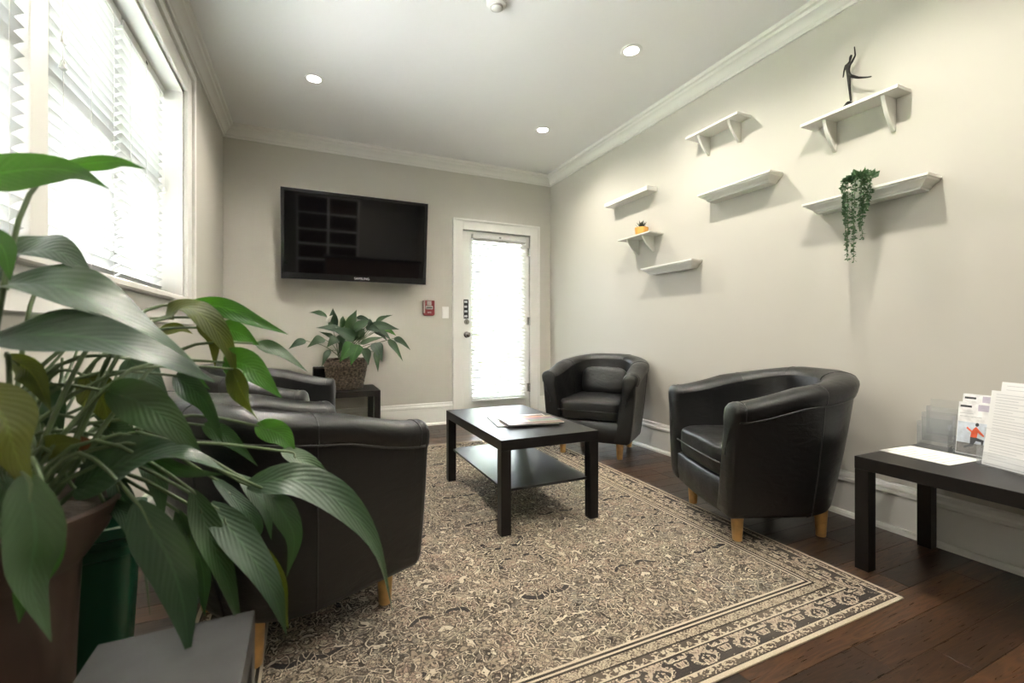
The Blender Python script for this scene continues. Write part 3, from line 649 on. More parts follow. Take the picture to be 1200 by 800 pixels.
# figurine: one continuous body grown from a skeleton
def dancer():
    X = XR - .062
    t = thing('dancer_figurine', 'slender dark bronze dancer figurine with raised arm and lifted leg', 'figurine', (X, 1.375, 2.078))
    def P(px, py): # pixel on the plane parallel to the wall
        l = (px - 600) / F_PX; u = -(py - HORIZON) / F_PX; k = X / (SN + l * CS)
        return Vector((0, (CS - l * SN) * k - 1.375, EYE_Z + u * k - 2.078))
    J = [('hip', P(994.5, 89), .0085), ('chest', P(993, 77), .0105), ('neck', P(995.8, 72), .004), ('head0', P(996.6, 67.5), .0072), ('head1', P(997.8, 64), .005),
         ('sh_r', P(998, 73), .006), ('el_r', P(1002.3, 65), .004), ('wr_r', P(1001.2, 54.5), .0026), ('sh_l', P(991, 77), .006), ('el_l', P(989, 84), .004), ('wr_l', P(988, 91), .003),
         ('kn_s', P(995.5, 103), .0065), ('an_s', P(997, 118.5), .0042), ('th_l', P(999, 89.5), .0085), ('kn_l', P(1006, 91), .0062), ('an_l', P(1016, 90.5), .004), ('toe_l', P(1021.5, 89.5), .003)]
    E_ = [(0, 1), (1, 2), (2, 3), (3, 4), (1, 5), (5, 6), (6, 7), (1, 8), (8, 9), (9, 10), (0, 11), (11, 12), (0, 13), (13, 14), (14, 15), (15, 16)]
    me = bpy.data.meshes.new('body'); me.from_pydata([j[1] for j in J], E_, []); o = bpy.data.objects.new('body', me); col.objects.link(o)
    md = o.modifiers.new('skin', 'SKIN'); md.use_smooth_shade = True
    sv = me.skin_vertices[0].data
    for i, j in enumerate(J): sv[i].radius = (j[2], j[2]); sv[i].use_root = (i == 0)
    o.modifiers.new('sub', 'SUBSURF').levels = 2
    dg = bpy.context.evaluated_depsgraph_get(); me2 = bpy.data.meshes.new_from_object(o.evaluated_get(dg)); bpy.data.objects.remove(o)
    for p in me2.polygons: p.use_smooth = True
    me2.materials.clear(); me2.materials.append(M['bronze']); o2 = bpy.data.objects.new('body', me2); col.objects.link(o2); o2.parent = t
    zf = J[12][1].z; yf = J[12][1].y
    rows = [[(.028 * sc * math.cos(a) , yf + .012 + .038 * sc * math.sin(a), z) for a in [2 * math.pi * k / 24 for k in range(24)]] for sc, z in ((0.01, 0), (1, 0), (1, .005), (.9, .007), (.25, max(.012, zf + .002)), (.01, max(.013, zf + .003)))]
    MB().grid(rows, close_u=True).build('base', 'bronze', t, smooth=40)
dancer()

def leaf_rows(spine, hw, nrm, fold=.25, wave=0, ph=0, n=12, prof=None, curl=0):
    """ribbon of 5 verts across following the spine; returns rows"""
    sp = catmull(spine, n); rows = []
    for i, p in enumerate(sp):
        t = i / n; T = (sp[min(i + 1, n)] - sp[max(i - 1, 0)]).normalized()
        nn = nrm(t) if callable(nrm) else nrm
        S = T.cross(nn)
        S = S.normalized() if S.length > 1e-4 else Vector((1, 0, 0))
        U = S.cross(T).normalized()
        w = hw * (prof(t) if prof else (math.sin(math.pi * min(1, t * .97 + .02) ** .72) ** .95) * (1 - .45 * t) * 1.08)
        rows.append([p + S * (k * w) + U * (abs(k) * fold * w - curl * k * k * w + wave * abs(k) * w * math.sin(9 * t + ph + k * 1.3)) for k in (-1, -.5, 0, .5, 1)])
    return rows
def leaf_obj(rows, m, parent, name='leaf', world=True):
    mb = MB().grid(rows); n = len(rows) - 1
    mb.uv = [(j / 4, i / n) for i in range(n + 1) for j in range(5)]
    return mb.build(name, m, parent, smooth=True, world=world)

# trailing plant
def trailing():
    X = XR - .085; y0_, z0_ = 1.296, 1.641
    t = thing('trailing_plant', 'trailing green plant with long hanging strands in a small white pot', 'potted plant', (X, y0_, z0_))
    MB().lathe([(.0, 0), (.026, 0), (.030, .004), (.038, .055), (.040, .058), (.036, .058), (.034, .048), (.0, .046)], 24).build('pot', 'white_plastic', t, smooth=40)
    rnd = random.Random(3)
    def little(mb, p, d, l):
        d = d.normalized(); s = d.cross(Vector((rnd.uniform(-1, 1), rnd.uniform(-1, 1), rnd.uniform(-.3, 1)))).normalized() * l * .34
        n_ = d.cross(s).normalized() * l * .12
        i = len(mb.v); mb.v += [p, p + d * l * .45 + s + n_, p + d * l, p + d * l * .45 - s + n_]; mb.f += [(i, i + 1, i + 2), (i, i + 2, i + 3)]
    strands = [(-.032, -.115, .005), (.045, -.285, -.005), (.036, -.335, .0), (.058, -.22, .012), (-.004, -.345, -.01), (.010, -.30, .004), (-.028, -.175, .01), (-.045, -.115, .0), (.028, -.20, .02), (-.016, -.24, .008), (.05, -.16, .01), (-.05, -.07, .01), (.062, -.10, 0), (-.03, -.20, -.005)]
    for dy, zl, ex in strands:
        top = Vector((rnd.uniform(-.012, 0), dy * .4, .055)); out = Vector((-.055 + ex, dy, .045)); end = Vector((-.060 + ex, dy + rnd.uniform(-.012, .012), zl))
        pts = catmull([top, (top + out) / 2 + Vector((0, 0, .025)), out, out * .45 + end * .55 + Vector((rnd.uniform(-.006, .006), rnd.uniform(-.01, .01), 0)), end], 26)
        so = MB().tube(pts, .0012, 5).build('strand', 'stem', t)
        mb = MB()
        for k, p in enumerate(pts):
            for r_ in range(5):
                d = Vector((rnd.uniform(-1, 1), rnd.uniform(-1, 1), rnd.uniform(-1.0, .35)))
                little(mb, p + Vector((rnd.uniform(-.003, .003), rnd.uniform(-.003, .003), rnd.uniform(-.006, .006))), d, rnd.uniform(.011, .018))
        tag(mb.build('strand_leaves', 'vine', so), kind='stuff')
    mb = MB()
    for k in range(110):
        a = rnd.uniform(0, 2 * math.pi); r_ = rnd.uniform(0, .03); p = Vector((r_ * math.cos(a) - .005, r_ * math.sin(a) * 1.3, .05))
        d = Vector((math.cos(a) * rnd.uniform(.2, 1), math.sin(a) * rnd.uniform(.3, 1.3), rnd.uniform(.5, 1.5))); little(mb, p, d, rnd.uniform(.035, .065) * (1 if rnd.random() < .4 else .7))
    tag(mb.build('crown_leaves', 'vine', t), kind='stuff')
trailing()
def succulent():
    t = thing('succulent', 'tiny dark succulent in an orange pot on a bracket shelf', 'potted plant', (XR - .080, 2.905, 1.738)); t.scale = (1.2, 1.2, 1.2)
    MB().lathe([(.0, 0), (.033, 0), (.040, .006), (.045, .040), (.046, .052), (.041, .052), (.039, .044), (0, .043)], 24).build('pot', 'orange_pot', t, smooth=40)
    rnd = random.Random(5)
    for k in range(16):
        a = k * 2.4; tiltv = .25 + .75 * (k / 16); l = .045 + .012 * rnd.random()
        d = Vector((math.cos(a) * tiltv, math.sin(a) * tiltv, 1.1 - .6 * tiltv)).normalized()
        b0 = Vector((0, 0, .045)); sp = [b0, b0 + d * l * .5 - Vector((0, 0, .002)), b0 + d * l + Vector((0, 0, .008))]
        leaf_obj(leaf_rows(sp, .011, Vector((0, 0, 1)), .5, n=5), 'succulent', t, world=False)
succulent()

# ================================================================== FURNITURE
rug = MB().box((-(RUG[1] - RUG[0]) / 2, -(RUG[3] - RUG[2]) / 2, 0), ((RUG[1] - RUG[0]) / 2, (RUG[3] - RUG[2]) / 2, .006)).build('area_rug', 'rug', bevel=.002)
rug.location = ((RUG[0] + RUG[1]) / 2, (RUG[2] + RUG[3]) / 2, 0)
tag(rug, 'faded beige and grey patterned area rug with a dark floral border', 'rug')
RZ = .006

def table(name, label, x0, x1, y0, y1, h, top=.05, leg=.05, shelf_z=None, z0=0.0, rz=0, m='blackwood'):
    t = thing(name, label, 'table', ((x0 + x1) / 2, (y0 + y1) / 2, z0), rz); a, b_ = (x1 - x0) / 2, (y1 - y0) / 2
    MB().box((-a, -b_, h - top), (a, b_, h)).build('table_top', m, t, bevel=.0015, seg=2)
    for sx in (-1, 1):
        for sy in (-1, 1):
            cx, cy = sx * (a - leg / 2 - .0005), sy * (b_ - leg / 2 - .0005)
            MB().box((cx - leg / 2, cy - leg / 2, 0), (cx + leg / 2, cy + leg / 2, h - top)).build('leg', m, t, bevel=.0015, seg=1)
    if shelf_z:
        MB().box((-a + .03, -b_ + .03, shelf_z - .012), (a - .03, b_ - .03, shelf_z)).build('lower_shelf', m, t, bevel=.001, seg=1)
    return t
table('coffee_table', 'low black coffee table with a lower shelf on the rug', .812, 1.350, 1.905, 2.805, .444, shelf_z=.205, z0=RZ)
table('brochure_table', 'long low black table against the wall with brochure holders', 2.012, 2.530, .185, 1.085, .45)
table('side_table', 'small black side table under the basket plant by the back wall', .03, .578, 4.02, 4.515, .45)
table('narrow_table', 'narrow dark side table below the big potted lily', -.303, -.085, .40, .925, .45, top=.05, leg=.04, rz=0, m='sheen_grey')

# tub chair ---------------------------------------------------------
ZB = .125
def path(s, w, xf, xc, xb):
    a = .24
    if s < a: return Vector((xf + (xc - xf) * s / a, -w, 0))
    if s > 1 - a: return Vector((xc + (xf - xc) * (s - 1 + a) / a, w, 0))
    th = math.pi * (s - a) / (1 - 2 * a); q = .86
    sn, cn = math.sin(th), math.cos(th)
    return Vector((xc - (xc - xb) * abs(sn) ** q, -w * math.copysign(abs(cn) ** q, cn), 0))
def ztop(s):
    u = min(s, 1 - s) / .5; u = max(0, min(1, (u - .05) / .85)); sm = u * u * (3 - 2 * u)
    return .642 + (.760 - .642) * (.55 * u + .45 * sm)
def shell_pt(s, z, inset):
    k = max(0, min(1.15, (z - ZB) / (.70 - ZB))); k = k ** .9
    L_ = lambda a, b: a + (b - a) * k
    dims = (L_(.315, .375), L_(.285, .285), .0, L_(-.275, -.395))
    p = path(s, *dims); e = 1e-3
    T = path(min(1, s + e), *dims) - path(max(0, s - e), *dims); T.normalize(); Nn = Vector((T.y, -T.x, 0))   # right of travel = inward
    return p + Nn * inset + Vector((0, 0, z))
def section(s):
    zt = ztop(s); th = .092 + .035 * math.sin(math.pi * s); r = .042
    outer = [(ZB + .0, .022), (ZB + .012, .006), (ZB + .03, 0)] + [(ZB + .03 + (zt - .085 - ZB - .03) * k / 6, -.004 * math.sin(math.pi * k / 6)) for k in range(1, 7)]
    roll = [(zt - .085, -.001), (zt - .075, -.008)]
    for k in range(11):
        ph = math.pi * (1 - k / 10); roll.append((zt - r + r * math.sin(ph), th / 2 + (th / 2 + .010) * math.cos(ph)))
    inner = [(zt - r - (zt - r - .25) * k / 6, th + .004 * k) for k in range(1, 7)]
    return outer, roll, inner
def make_chair():
    t = thing('tub_chair', '', 'armchair', group='black leather tub chairs'); NS = 48
    S = [i / NS for i in range(NS + 1)]
    sec = [section(s) for s in S]
    def wr(s, z): return .004 * noise.noise(Vector((s * 9, z * 6, 1.7)))
    MB().grid([[shell_pt(s, z, i) for z, i in sec[k][0]] for k, s in enumerate(S)]).build('outer_panel', 'leather', t, smooth=True)
    MB().grid([[shell_pt(s, z, i + wr(s, z)) for z, i in sec[k][1]] for k, s in enumerate(S)]).build('arm_roll', 'leather', t, smooth=True)
    MB().grid([[shell_pt(s, z, i + 2.5 * wr(s, z)) for z, i in [sec[k][1][-1]] + sec[k][2]] for k, s in enumerate(S)]).build('inner_panel', 'leather', t, smooth=True)
    for k in (0, NS):                                 # padded arm fronts
        o_, r_, i_ = sec[k]; loop = [shell_pt(S[k], z, i) for z, i in o_ + r_[1:] + i_]
        loop += [shell_pt(S[k], .25 - (.25 - ZB) * q / 4, .116 + .002 * q) for q in range(1, 5)]
        mid = sum((p for p in loop), Vector()) / len(loop)
        rows = []
        for sc, dx in ((1, 0), (.97, .010), (.9, .018), (.7, .024), (.4, .027), (.05, .028)):
            rows.append([Vector((p.x + dx, mid.y + (p.y - mid.y) * sc, mid.z + (p.z - mid.z) * (1 - (1 - sc) * .55 if sc > .5 else sc * 1.45))) for p in loop])
        MB().grid(rows, close_u=True).build('arm_front', 'leather', t, smooth=True)
    # front rail between the arms, bowed
    rows = []
    for k in range(13):
        y = -.235 + .47 * k / 12; bow = .300 + .012 * math.cos(y / .235 * math.pi / 2)
        rows.append([(bow - .05, y, ZB), (bow - .008, y, ZB + .002), (bow + .002 * math.sin(k * 2.3), y, ZB + .012), (bow + .006 + .003 * math.sin(k * 1.9), y, .20), (bow + .004, y, .275), (bow - .012, y, .285), (bow - .1, y, .285)])
    MB().grid(rows).build('front_rail', 'leather', t, smooth=True)
    MB().prism([tuple(shell_pt(s, ZB + .004, .03).xy) for s in S[::3]], 'z', ZB + .003, ZB + .012).build('underside', 'black', t)
    # seat cushion, crowned and wrinkled
    c = MB().superell((.03, 0, .352), (.285, .243, .078), .32, 40, 18)
    for v in c.v:
        if v.z > .36: v.z += .020 * math.cos(v.x * 3) * math.cos(v.y * 5) + .006 * noise.noise(v * 14)
        v.x += .006 * noise.noise(v * 9 + Vector((4, 0, 0)))
    c.build('seat_cushion', 'leather', t, smooth=True)
    MB().tube(catmull([(.304, -.235, .352), (.318, 0, .354), (.304, .235, .352)], 16), .004, 6).build('seat_piping', 'seam', t, smooth=True)
    # stitched seams
    for s in (.02, .27, .42, .58, .73, .98):
        sc = section(s)
        if s in (.27, .42, .58, .73): MB().tube([shell_pt(s, z, i - .0005) for z, i in sc[0]], .0028, 5).build('seam', 'seam', t)
        MB().tube([shell_pt(s, z, i - .0005) for z, i in sc[1]], .0024, 5).build('seam', 'seam', t)
        if s in (.27, .42, .58, .73): MB().tube([shell_pt(s, z, i - .001) for z, i in sc[2]], .0028, 5).build('seam', 'seam', t)
    MB().tube([shell_pt(s, section(s)[1][0][0], -.004) for s in S], .0042, 6).build('piping', 'seam', t, smooth=True)
    for x, y in ((.22, -.225), (.22, .225), (-.19, -.2), (-.19, .2)):
        MB().lathe([(.001, 0), (.019, 0), (.021, .003), (.029, ZB + .01), (.001, ZB + .01)], 16, (x, y, 0)).build('leg', 'leg', t, smooth=40)
    return t
proto = make_chair()
chairs = [((2.065, 1.565), 158, 'black leather tub chair between the brochure table and the rug'), ((2.15, 3.03), 218, 'black leather tub chair in the corner by the door, with a small back cushion'),
          ((-.048, 1.723), 25, 'black leather tub chair seen from behind, beside the big lily'), ((-.215, 2.97), -15, 'black leather tub chair under the window, next to the basket plant')]
croots = []
for i, ((x, y), a, lb) in enumerate(chairs):
    o = proto if i == 0 else copy_tree(proto)
    o.location = (x, y, .0062); o.rotation_euler.z = R(a); o['label'] = lb; croots.append(o)
def back_cushion(idx, label, cx=-.165, tilt=-14, z=.535):
    ch = croots[idx]
    mb = MB().superell((0, 0, 0), (.062, .190, .118), .5, 36, 16)
    for v in mb.v: v += Vector((.006 * noise.noise(v * 13), 0, .006 * noise.noise(v * 10 + Vector((7, 0, 0)))))
    o = mb.build('back_cushion', 'leather', smooth=True)
    a = ch.rotation_euler.z; o.location = Vector(ch.location) + Matrix.Rotation(a, 3, 'Z') @ Vector((cx, 0, z)); o.rotation_euler = (0, R(tilt), a)
    tag(o, label, 'cushion', 'black leather back cushions')
back_cushion(1, 'small wrinkled black leather cushion on the corner chair by the door')
back_cushion(3, 'small black leather cushion on the chair under the window')

# ------------------------------------------------------------------ things on the tables
def quad_sheet(name, label, cat, pts, z, th, m, group=None):
    p = [Vector((a, b, 0)) for a, b in pts]; c = sum(p, Vector()) / 4
    o = MB().prism([(q.x - c.x, q.y - c.y) for q in p], 'z', 0, th).build(name, m); o.location = (c.x, c.y, z)
    return tag(o, label, cat, group)
def magazine(name, label, cx, cy, z, rz, cov, bands, w=.21, l=.28, th=.004):
    t = thing(name, label, 'magazine', (cx, cy, z), rz, 'magazines on the coffee table')
    rows = []                                          # slightly lifting cover
    MB().box((-w / 2, -l / 2, 0), (w / 2, l / 2, th)).build('pages', 'paper', t, bevel=.0006)
    MB().box((-w / 2 - .001, -l / 2 - .001, th), (w / 2, l / 2, th + .0006)).build('cover', cov, t)
    for a, b_, c_, d_, mm in bands: MB().box((-w / 2 + a * w, -l / 2 + c_ * l, th + .0006), (-w / 2 + b_ * w, -l / 2 + d_ * l, th + .0009)).build('cover_print', mm, t)
    return t
for nm, c_ in (('p_brown', (.16, .085, .06)), ('p_rust', (.50, .20, .11)), ('p_teal', (.16, .27, .24)), ('p_tan', (.52, .41, .28)), ('p_sky', (.62, .68, .76)), ('p_orange', (.75, .13, .06)), ('p_rock', (.20, .19, .18)), ('p_lav', (.52, .48, .58)), ('p_violet', (.26, .16, .24)), ('p_white', (.85, .85, .86))):
    M[nm] = mat('print_' + nm, c_, .3, mottle=.25, mscale=30)
ZT = .45 + .0006
magazine('magazine', 'open white-edged magazine lowest in the pile on the coffee table', 1.105, 2.30, ZT, R(80), 'p_white', [(0, .4, 0, 1, 'p_brown'), (.4, .55, 0, .7, 'p_tan')], .30, .34)
magazine('magazine', 'glossy magazine with brown and rust photo cover in the pile', 1.115, 2.265, ZT + .006, R(86), 'p_brown', [(.05, .3, .1, .9, 'p_rust'), (.3, .42, 0, 1, 'p_tan'), (.55, .9, .05, .5, 'p_teal'), (.45, .95, .6, .95, 'p_violet')], .22, .29)
magazine('magazine', 'glossy magazine with teal and tan landscape cover on top of the pile', 1.12, 2.215, ZT + .012, R(84), 'p_tan', [(0, .25, 0, 1, 'p_brown'), (.30, .55, 0, .55, 'p_teal'), (.55, .8, 0, 1, 'p_violet'), (.8, 1, .2, .8, 'p_rust'), (.3, .5, .6, .95, 'p_sky')], .20, .31)

pp = thing('paper_sheet', 'white printed sheet lying flat on the brochure table', 'paper', (2.295, .965, .4504), R(-4))
box('sheet', (-.108, -.118, 0), (.108, .118, .0012), 'paper', pp, bevel=0, world=False)
for k in range(9):
    ln = .07 + .10 * ((k * 37 % 10) / 10); MB().box((-.09, .095 - k * .023, .0012), (-.09 + ln, .099 - k * .023, .0014)).build('print_line', 'ink', pp)

def printed_sheet(root, w, h, m, loc, rot, lines=(), name='sheet'):
    o = MB().box((-.0004, -w / 2, 0), (.0004, w / 2, h)).build(name, m, root); o.location = loc; o.rotation_euler = rot
    for y0_, y1_, z0_, z1_, mm, nm in lines:
        MB().box((-.0008, w / 2 - y1_ * w, z0_ * h), (-.0005, w / 2 - y0_ * w, z1_ * h)).build(nm, mm, o)
    return o
def holder(label, loc, rz, w, tiers, group):
    """clear leaflet stand; local -x is the front, y across"""
    t = thing('brochure_holder', label, 'brochure holder', loc, rz, group)
    p = .0025
    for i, (xo, zb, hb, hf) in enumerate(tiers):       # offset back, base height, back height, front lip height
        mb = MB()
        mb.box((xo + .034, -w / 2, zb), (xo + .034 + p, w / 2, zb + hb)); mb.build('back_panel', 'acrylic', t)
        MB().box((xo, -w / 2, zb), (xo + p, w / 2, zb + hf)).build('front_lip', 'acrylic', t)
        for sy in (-1, 1): MB().box((xo + p, sy * w / 2 - p / 2, zb), (xo + .034, sy * w / 2 + p / 2, zb + hf + .02)).build('side_panel', 'acrylic', t)
        MB().box((xo + p, -w / 2, zb), (xo + .034, w / 2, zb + p)).build('pocket_base', 'acrylic', t)
    x1 = tiers[-1][0] + .036
    for sy in (-1, 1): MB().prism([(tiers[0][0], 0), (x1, 0), (x1, tiers[-1][1] + .02), (tiers[0][0], .012)], 'y', sy * w / 2 - p / 2 - .0026, sy * w / 2 + p / 2 - .0026).build('gusset', 'acrylic', t)
    return t
HG = 'clear acrylic brochure holders'
h1 = holder('empty clear acrylic tiered leaflet holder behind the printed sheet', (2.405, 1.000, .4504), R(-2), .105, [(0, .0, .13, .095), (.036, .03, .145, .10), (.072, .055, .15, .10)], HG)
h2 = holder('clear acrylic leaflet holder filled with running leaflets', (2.418, .885, .4504), R(-2), .105, [(0, .0, .13, .05), (.036, .03, .15, .05)], HG)
h3 = holder('large clear acrylic holder with printed forms at the table end', (2.255, .715, .4504), R(-20), .225, [(0, .0, .14, .055), (.040, .012, .19, .06)], HG)
def brochure(label, loc, rz):
    t = thing('leaflet', label, 'leaflet', loc, rz, 'leaflets with a running figure')
    L_ = [(.02, .98, .02, .22, 'p_rock', 'photo_ground'), (.02, .98, .22, .62, 'p_sky', 'photo_sky'), (.06, .42, .90, .94, 'darkink', 'print_line'), (.62, .95, .85, .97, 'p_lav', 'print_block'), (.06, .5, .78, .79, 'ink', 'print_line'), (.06, .75, .72, .73, 'ink', 'print_line')]
    s = printed_sheet(t, .098, .21, 'p_white', (0, 0, 0), (0, R(8), 0), L_)
    def poly(pts, mm, nm): MB().prism([(-.049 + .098 * (1 - u), .21 * v) for u, v in pts], 'x', -.0014, -.0009).build(nm, mm, s)
    poly([(.30, .50), (.33, .53), (.48, .46), (.52, .50), (.60, .55), (.68, .50), (.86, .40), (.84, .37), (.66, .44), (.64, .34), (.44, .34), (.46, .43)], 'p_orange', 'runner_shirt')
    poly([(.44, .34), (.64, .34), (.86, .31), (.84, .22), (.78, .22), (.78, .27), (.62, .28), (.52, .17), (.26, .12), (.25, .15), (.44, .20)], 'darkink', 'runner_legs')
    poly([(.58, .56), (.57, .60), (.62, .625), (.68, .61), (.68, .57), (.63, .55)], 'darkink', 'runner_head')
    return t
brochure('leaflet with a figure in an orange shirt, front pocket of its holder', (2.428, .885, .4545), R(-2))
brochure('leaflet showing only its printed heading, rear pocket of its holder', (2.470, .887, .4850), R(-2))
def form(label, loc, rz, w, h, n):
    t = thing('printed_form', label, 'paper', loc, rz, 'printed forms in the large holder')
    rnd = random.Random(n); L_ = [(0.03, .97, .02, .03, 'ink', 'print_line')]
    for k in range(n):
        z = .95 - k * .9 / n; L_.append((.08, .3 + rnd.random() * .62, z, z + .006, 'ink', 'print_line'))
    printed_sheet(t, w, h, 'paper', (0, 0, 0), (0, R(9), 0), L_); return t
form('white printed form in the front pocket of the large holder', (2.268, .711, .4545), R(-20), .212, .279, 24)
form('white printed form in the rear pocket of the large holder', (2.308, .698, .4675), R(-20), .212, .297, 18)

# ------------------------------------------------------------------ basket plant
def lily_leaf(parent, base, d, length, hw, m, rnd, droop=.5, world=False, rise=.5):
    d = d.normalized(); hz = Vector((d.x, d.y, 0)); 
    p1 = base + d * length * .35; p2 = base + d * length * .68 + Vector((0, 0, -droop * length * .14)); p3 = base + d * length * .98 + Vector((0, 0, -droop * length * .55))
    return leaf_obj(leaf_rows([base, p1, p2, p3], hw, Vector((rnd.uniform(-.3, .3), rnd.uniform(-.6, .0), 1)), .22, .08, rnd.random() * 6), m, parent, world=world)
def basket_plant():
    t = thing('basket_plant', 'leafy green peace lily in a dark woven basket by the back wall', 'potted plant', (.315, 4.27, .45))
    MB().lathe([(.001, 0), (.128, 0), (.134, .01), (.185, .265), (.180, .268), (.172, .262), (.120, .02), (.001, .02)], 36).build('basket_liner', 'weave', t, smooth=40)
    for k in range(17):                                # woven strands, each wavering around the stakes
        z = .012 + k * .0155; r0 = .136 + (.187 - .136) * (z / .268); pts = []
        for j in range(73):
            a = 2 * math.pi * j / 72; r_ = r0 + .004 * math.sin(a * 18 + (k % 2) * math.pi); pts.append((r_ * math.cos(a), r_ * math.sin(a), z + .0035 * math.sin(a * 18 + k)))
        MB().tube(pts, .0072, 5, cap=False).build('woven_strand', 'weave', t, smooth=True)
    for k in range(18):
        a = 2 * math.pi * (k + .5) / 18; MB().tube([(.134 * math.cos(a), .134 * math.sin(a), .005), (.188 * math.cos(a), .188 * math.sin(a), .268)], .005, 5).build('stake', 'weave', t)
    MB().lathe([(.001, .245), (.165, .24)], 24).build('soil', 'soil', t)
    rnd = random.Random(11); C0 = Vector((0, 0, .24)); TO = t.location
    # leaf bases and tips read from the photo, on planes around the basket
    def P(px, py, y):
        l = (px - 600) / F_PX; u = -(py - HORIZON) / F_PX; k = y / (CS - l * SN); return Vector(((SN + l * CS) * k, y, EYE_Z + u * k)) - TO
    LV = [((383, 371), (362, 366), 6, 4.25, 'leaf'), ((390, 385), (390, 361), 8, 4.30, 'leaf'), ((402, 388), (370, 384), 7, 4.22, 'leaf'), ((416, 397), (388, 385), 10, 4.15, 'leaf'),
          ((380, 397), (360, 407), 8, 4.12, 'leaf'), ((358, 399), (338, 409), 6, 4.12, 'leaf'), ((408, 388), (418, 363), 9, 4.30, 'leaf'), ((413, 388), (436, 375), 9, 4.24, 'leaf'), ((418, 372), (436, 377), 4, 4.38, 'leaf'),
          ((433, 382), (468, 386), 8, 4.20, 'leaf'), ((440, 378), (460, 369), 5, 4.25, 'leaf'), ((414, 403), (398, 424), 11, 4.10, 'leaf_bright'), ((420, 404), (411, 428), 10, 4.08, 'leaf_bright'), ((426, 408), (432, 428), 9, 4.10, 'leaf'),
          ((438, 402), (448, 424), 10, 4.10, 'leaf'), ((423, 403), (450, 395), 5, 4.16, 'leaf'), ((455, 398), (472, 423), 6, 4.12, 'leaf'), ((462, 396), (481, 410), 6, 4.15, 'leaf'), ((442, 388), (458, 398), 7, 4.15, 'leaf'),
          ((395, 396), (383, 407), 7, 4.12, 'leaf'), ((386, 410), (377, 430), 5, 4.10, 'leaf'), ((440, 412), (443, 436), 5, 4.08, 'leaf'), ((420, 398), (421, 380), 9, 4.28, 'leaf'), ((400, 384), (402, 370), 6, 4.35, 'leaf'), ((446, 384), (464, 393), 6, 4.22, 'leaf_bright'), ((404, 400), (392, 396), 8, 4.15, 'leaf')]
    for k in range(16):                                # smaller leaves filling the crown
        ax_, ay_ = rnd.uniform(390, 446), rnd.uniform(382, 410); sx_ = (ax_ - 416) * rnd.uniform(.3, .9) + rnd.uniform(-8, 8)
        LV.append(((ax_, ay_), (ax_ + sx_, ay_ + rnd.uniform(-14, 18)), rnd.uniform(4, 7), rnd.uniform(4.14, 4.36), 'leaf'))
    for (b0, b1, hw, y, mm) in LV:
        B0 = P(*b0, y); B1 = P(*b1, y - .03); D = B1 - B0; mid = B0 + D * .45 + Vector((0, -.02, .012))
        rows = leaf_rows([B0, mid, B1], hw * 4.0 / F_PX * .80, Vector((rnd.uniform(-.5, .5), -.8, rnd.uniform(.2, .8))), .3, .12, rnd.random() * 6, n=12)
        lf = leaf_obj(rows, mm, t, world=False)
        s0 = C0 + Vector((rnd.uniform(-.06, .06), rnd.uniform(-.06, .06), 0))
        MB().tube(catmull([s0, (s0 + B0) / 2 + Vector((0, 0, .04)), B0], 8), [.004 - .0002 * k for k in range(9)], 5).build('stem', 'stem', t, smooth=True)
    b0 = P(386, 376, 4.2); leaf_obj(leaf_rows([P(384, 377, 4.2), P(386, 373, 4.18), P(390, 369, 4.18)], .022, Vector((0, -1, .3)), .5, n=6), 'petal', t, 'flower', world=False)
basket_plant()
bx_ = thing('black_box', 'small black box standing behind the basket on the side table', 'box', (.10, 4.47, .45))
MB().box((-.055, -.03, 0), (.055, .03, .19)).build('case', 'black', bx_, bevel=.006)
MB().box((-.045, -.032, .02), (.045, -.030, .17)).build('front_panel', 'tv_bezel', bx_, bevel=.0005)

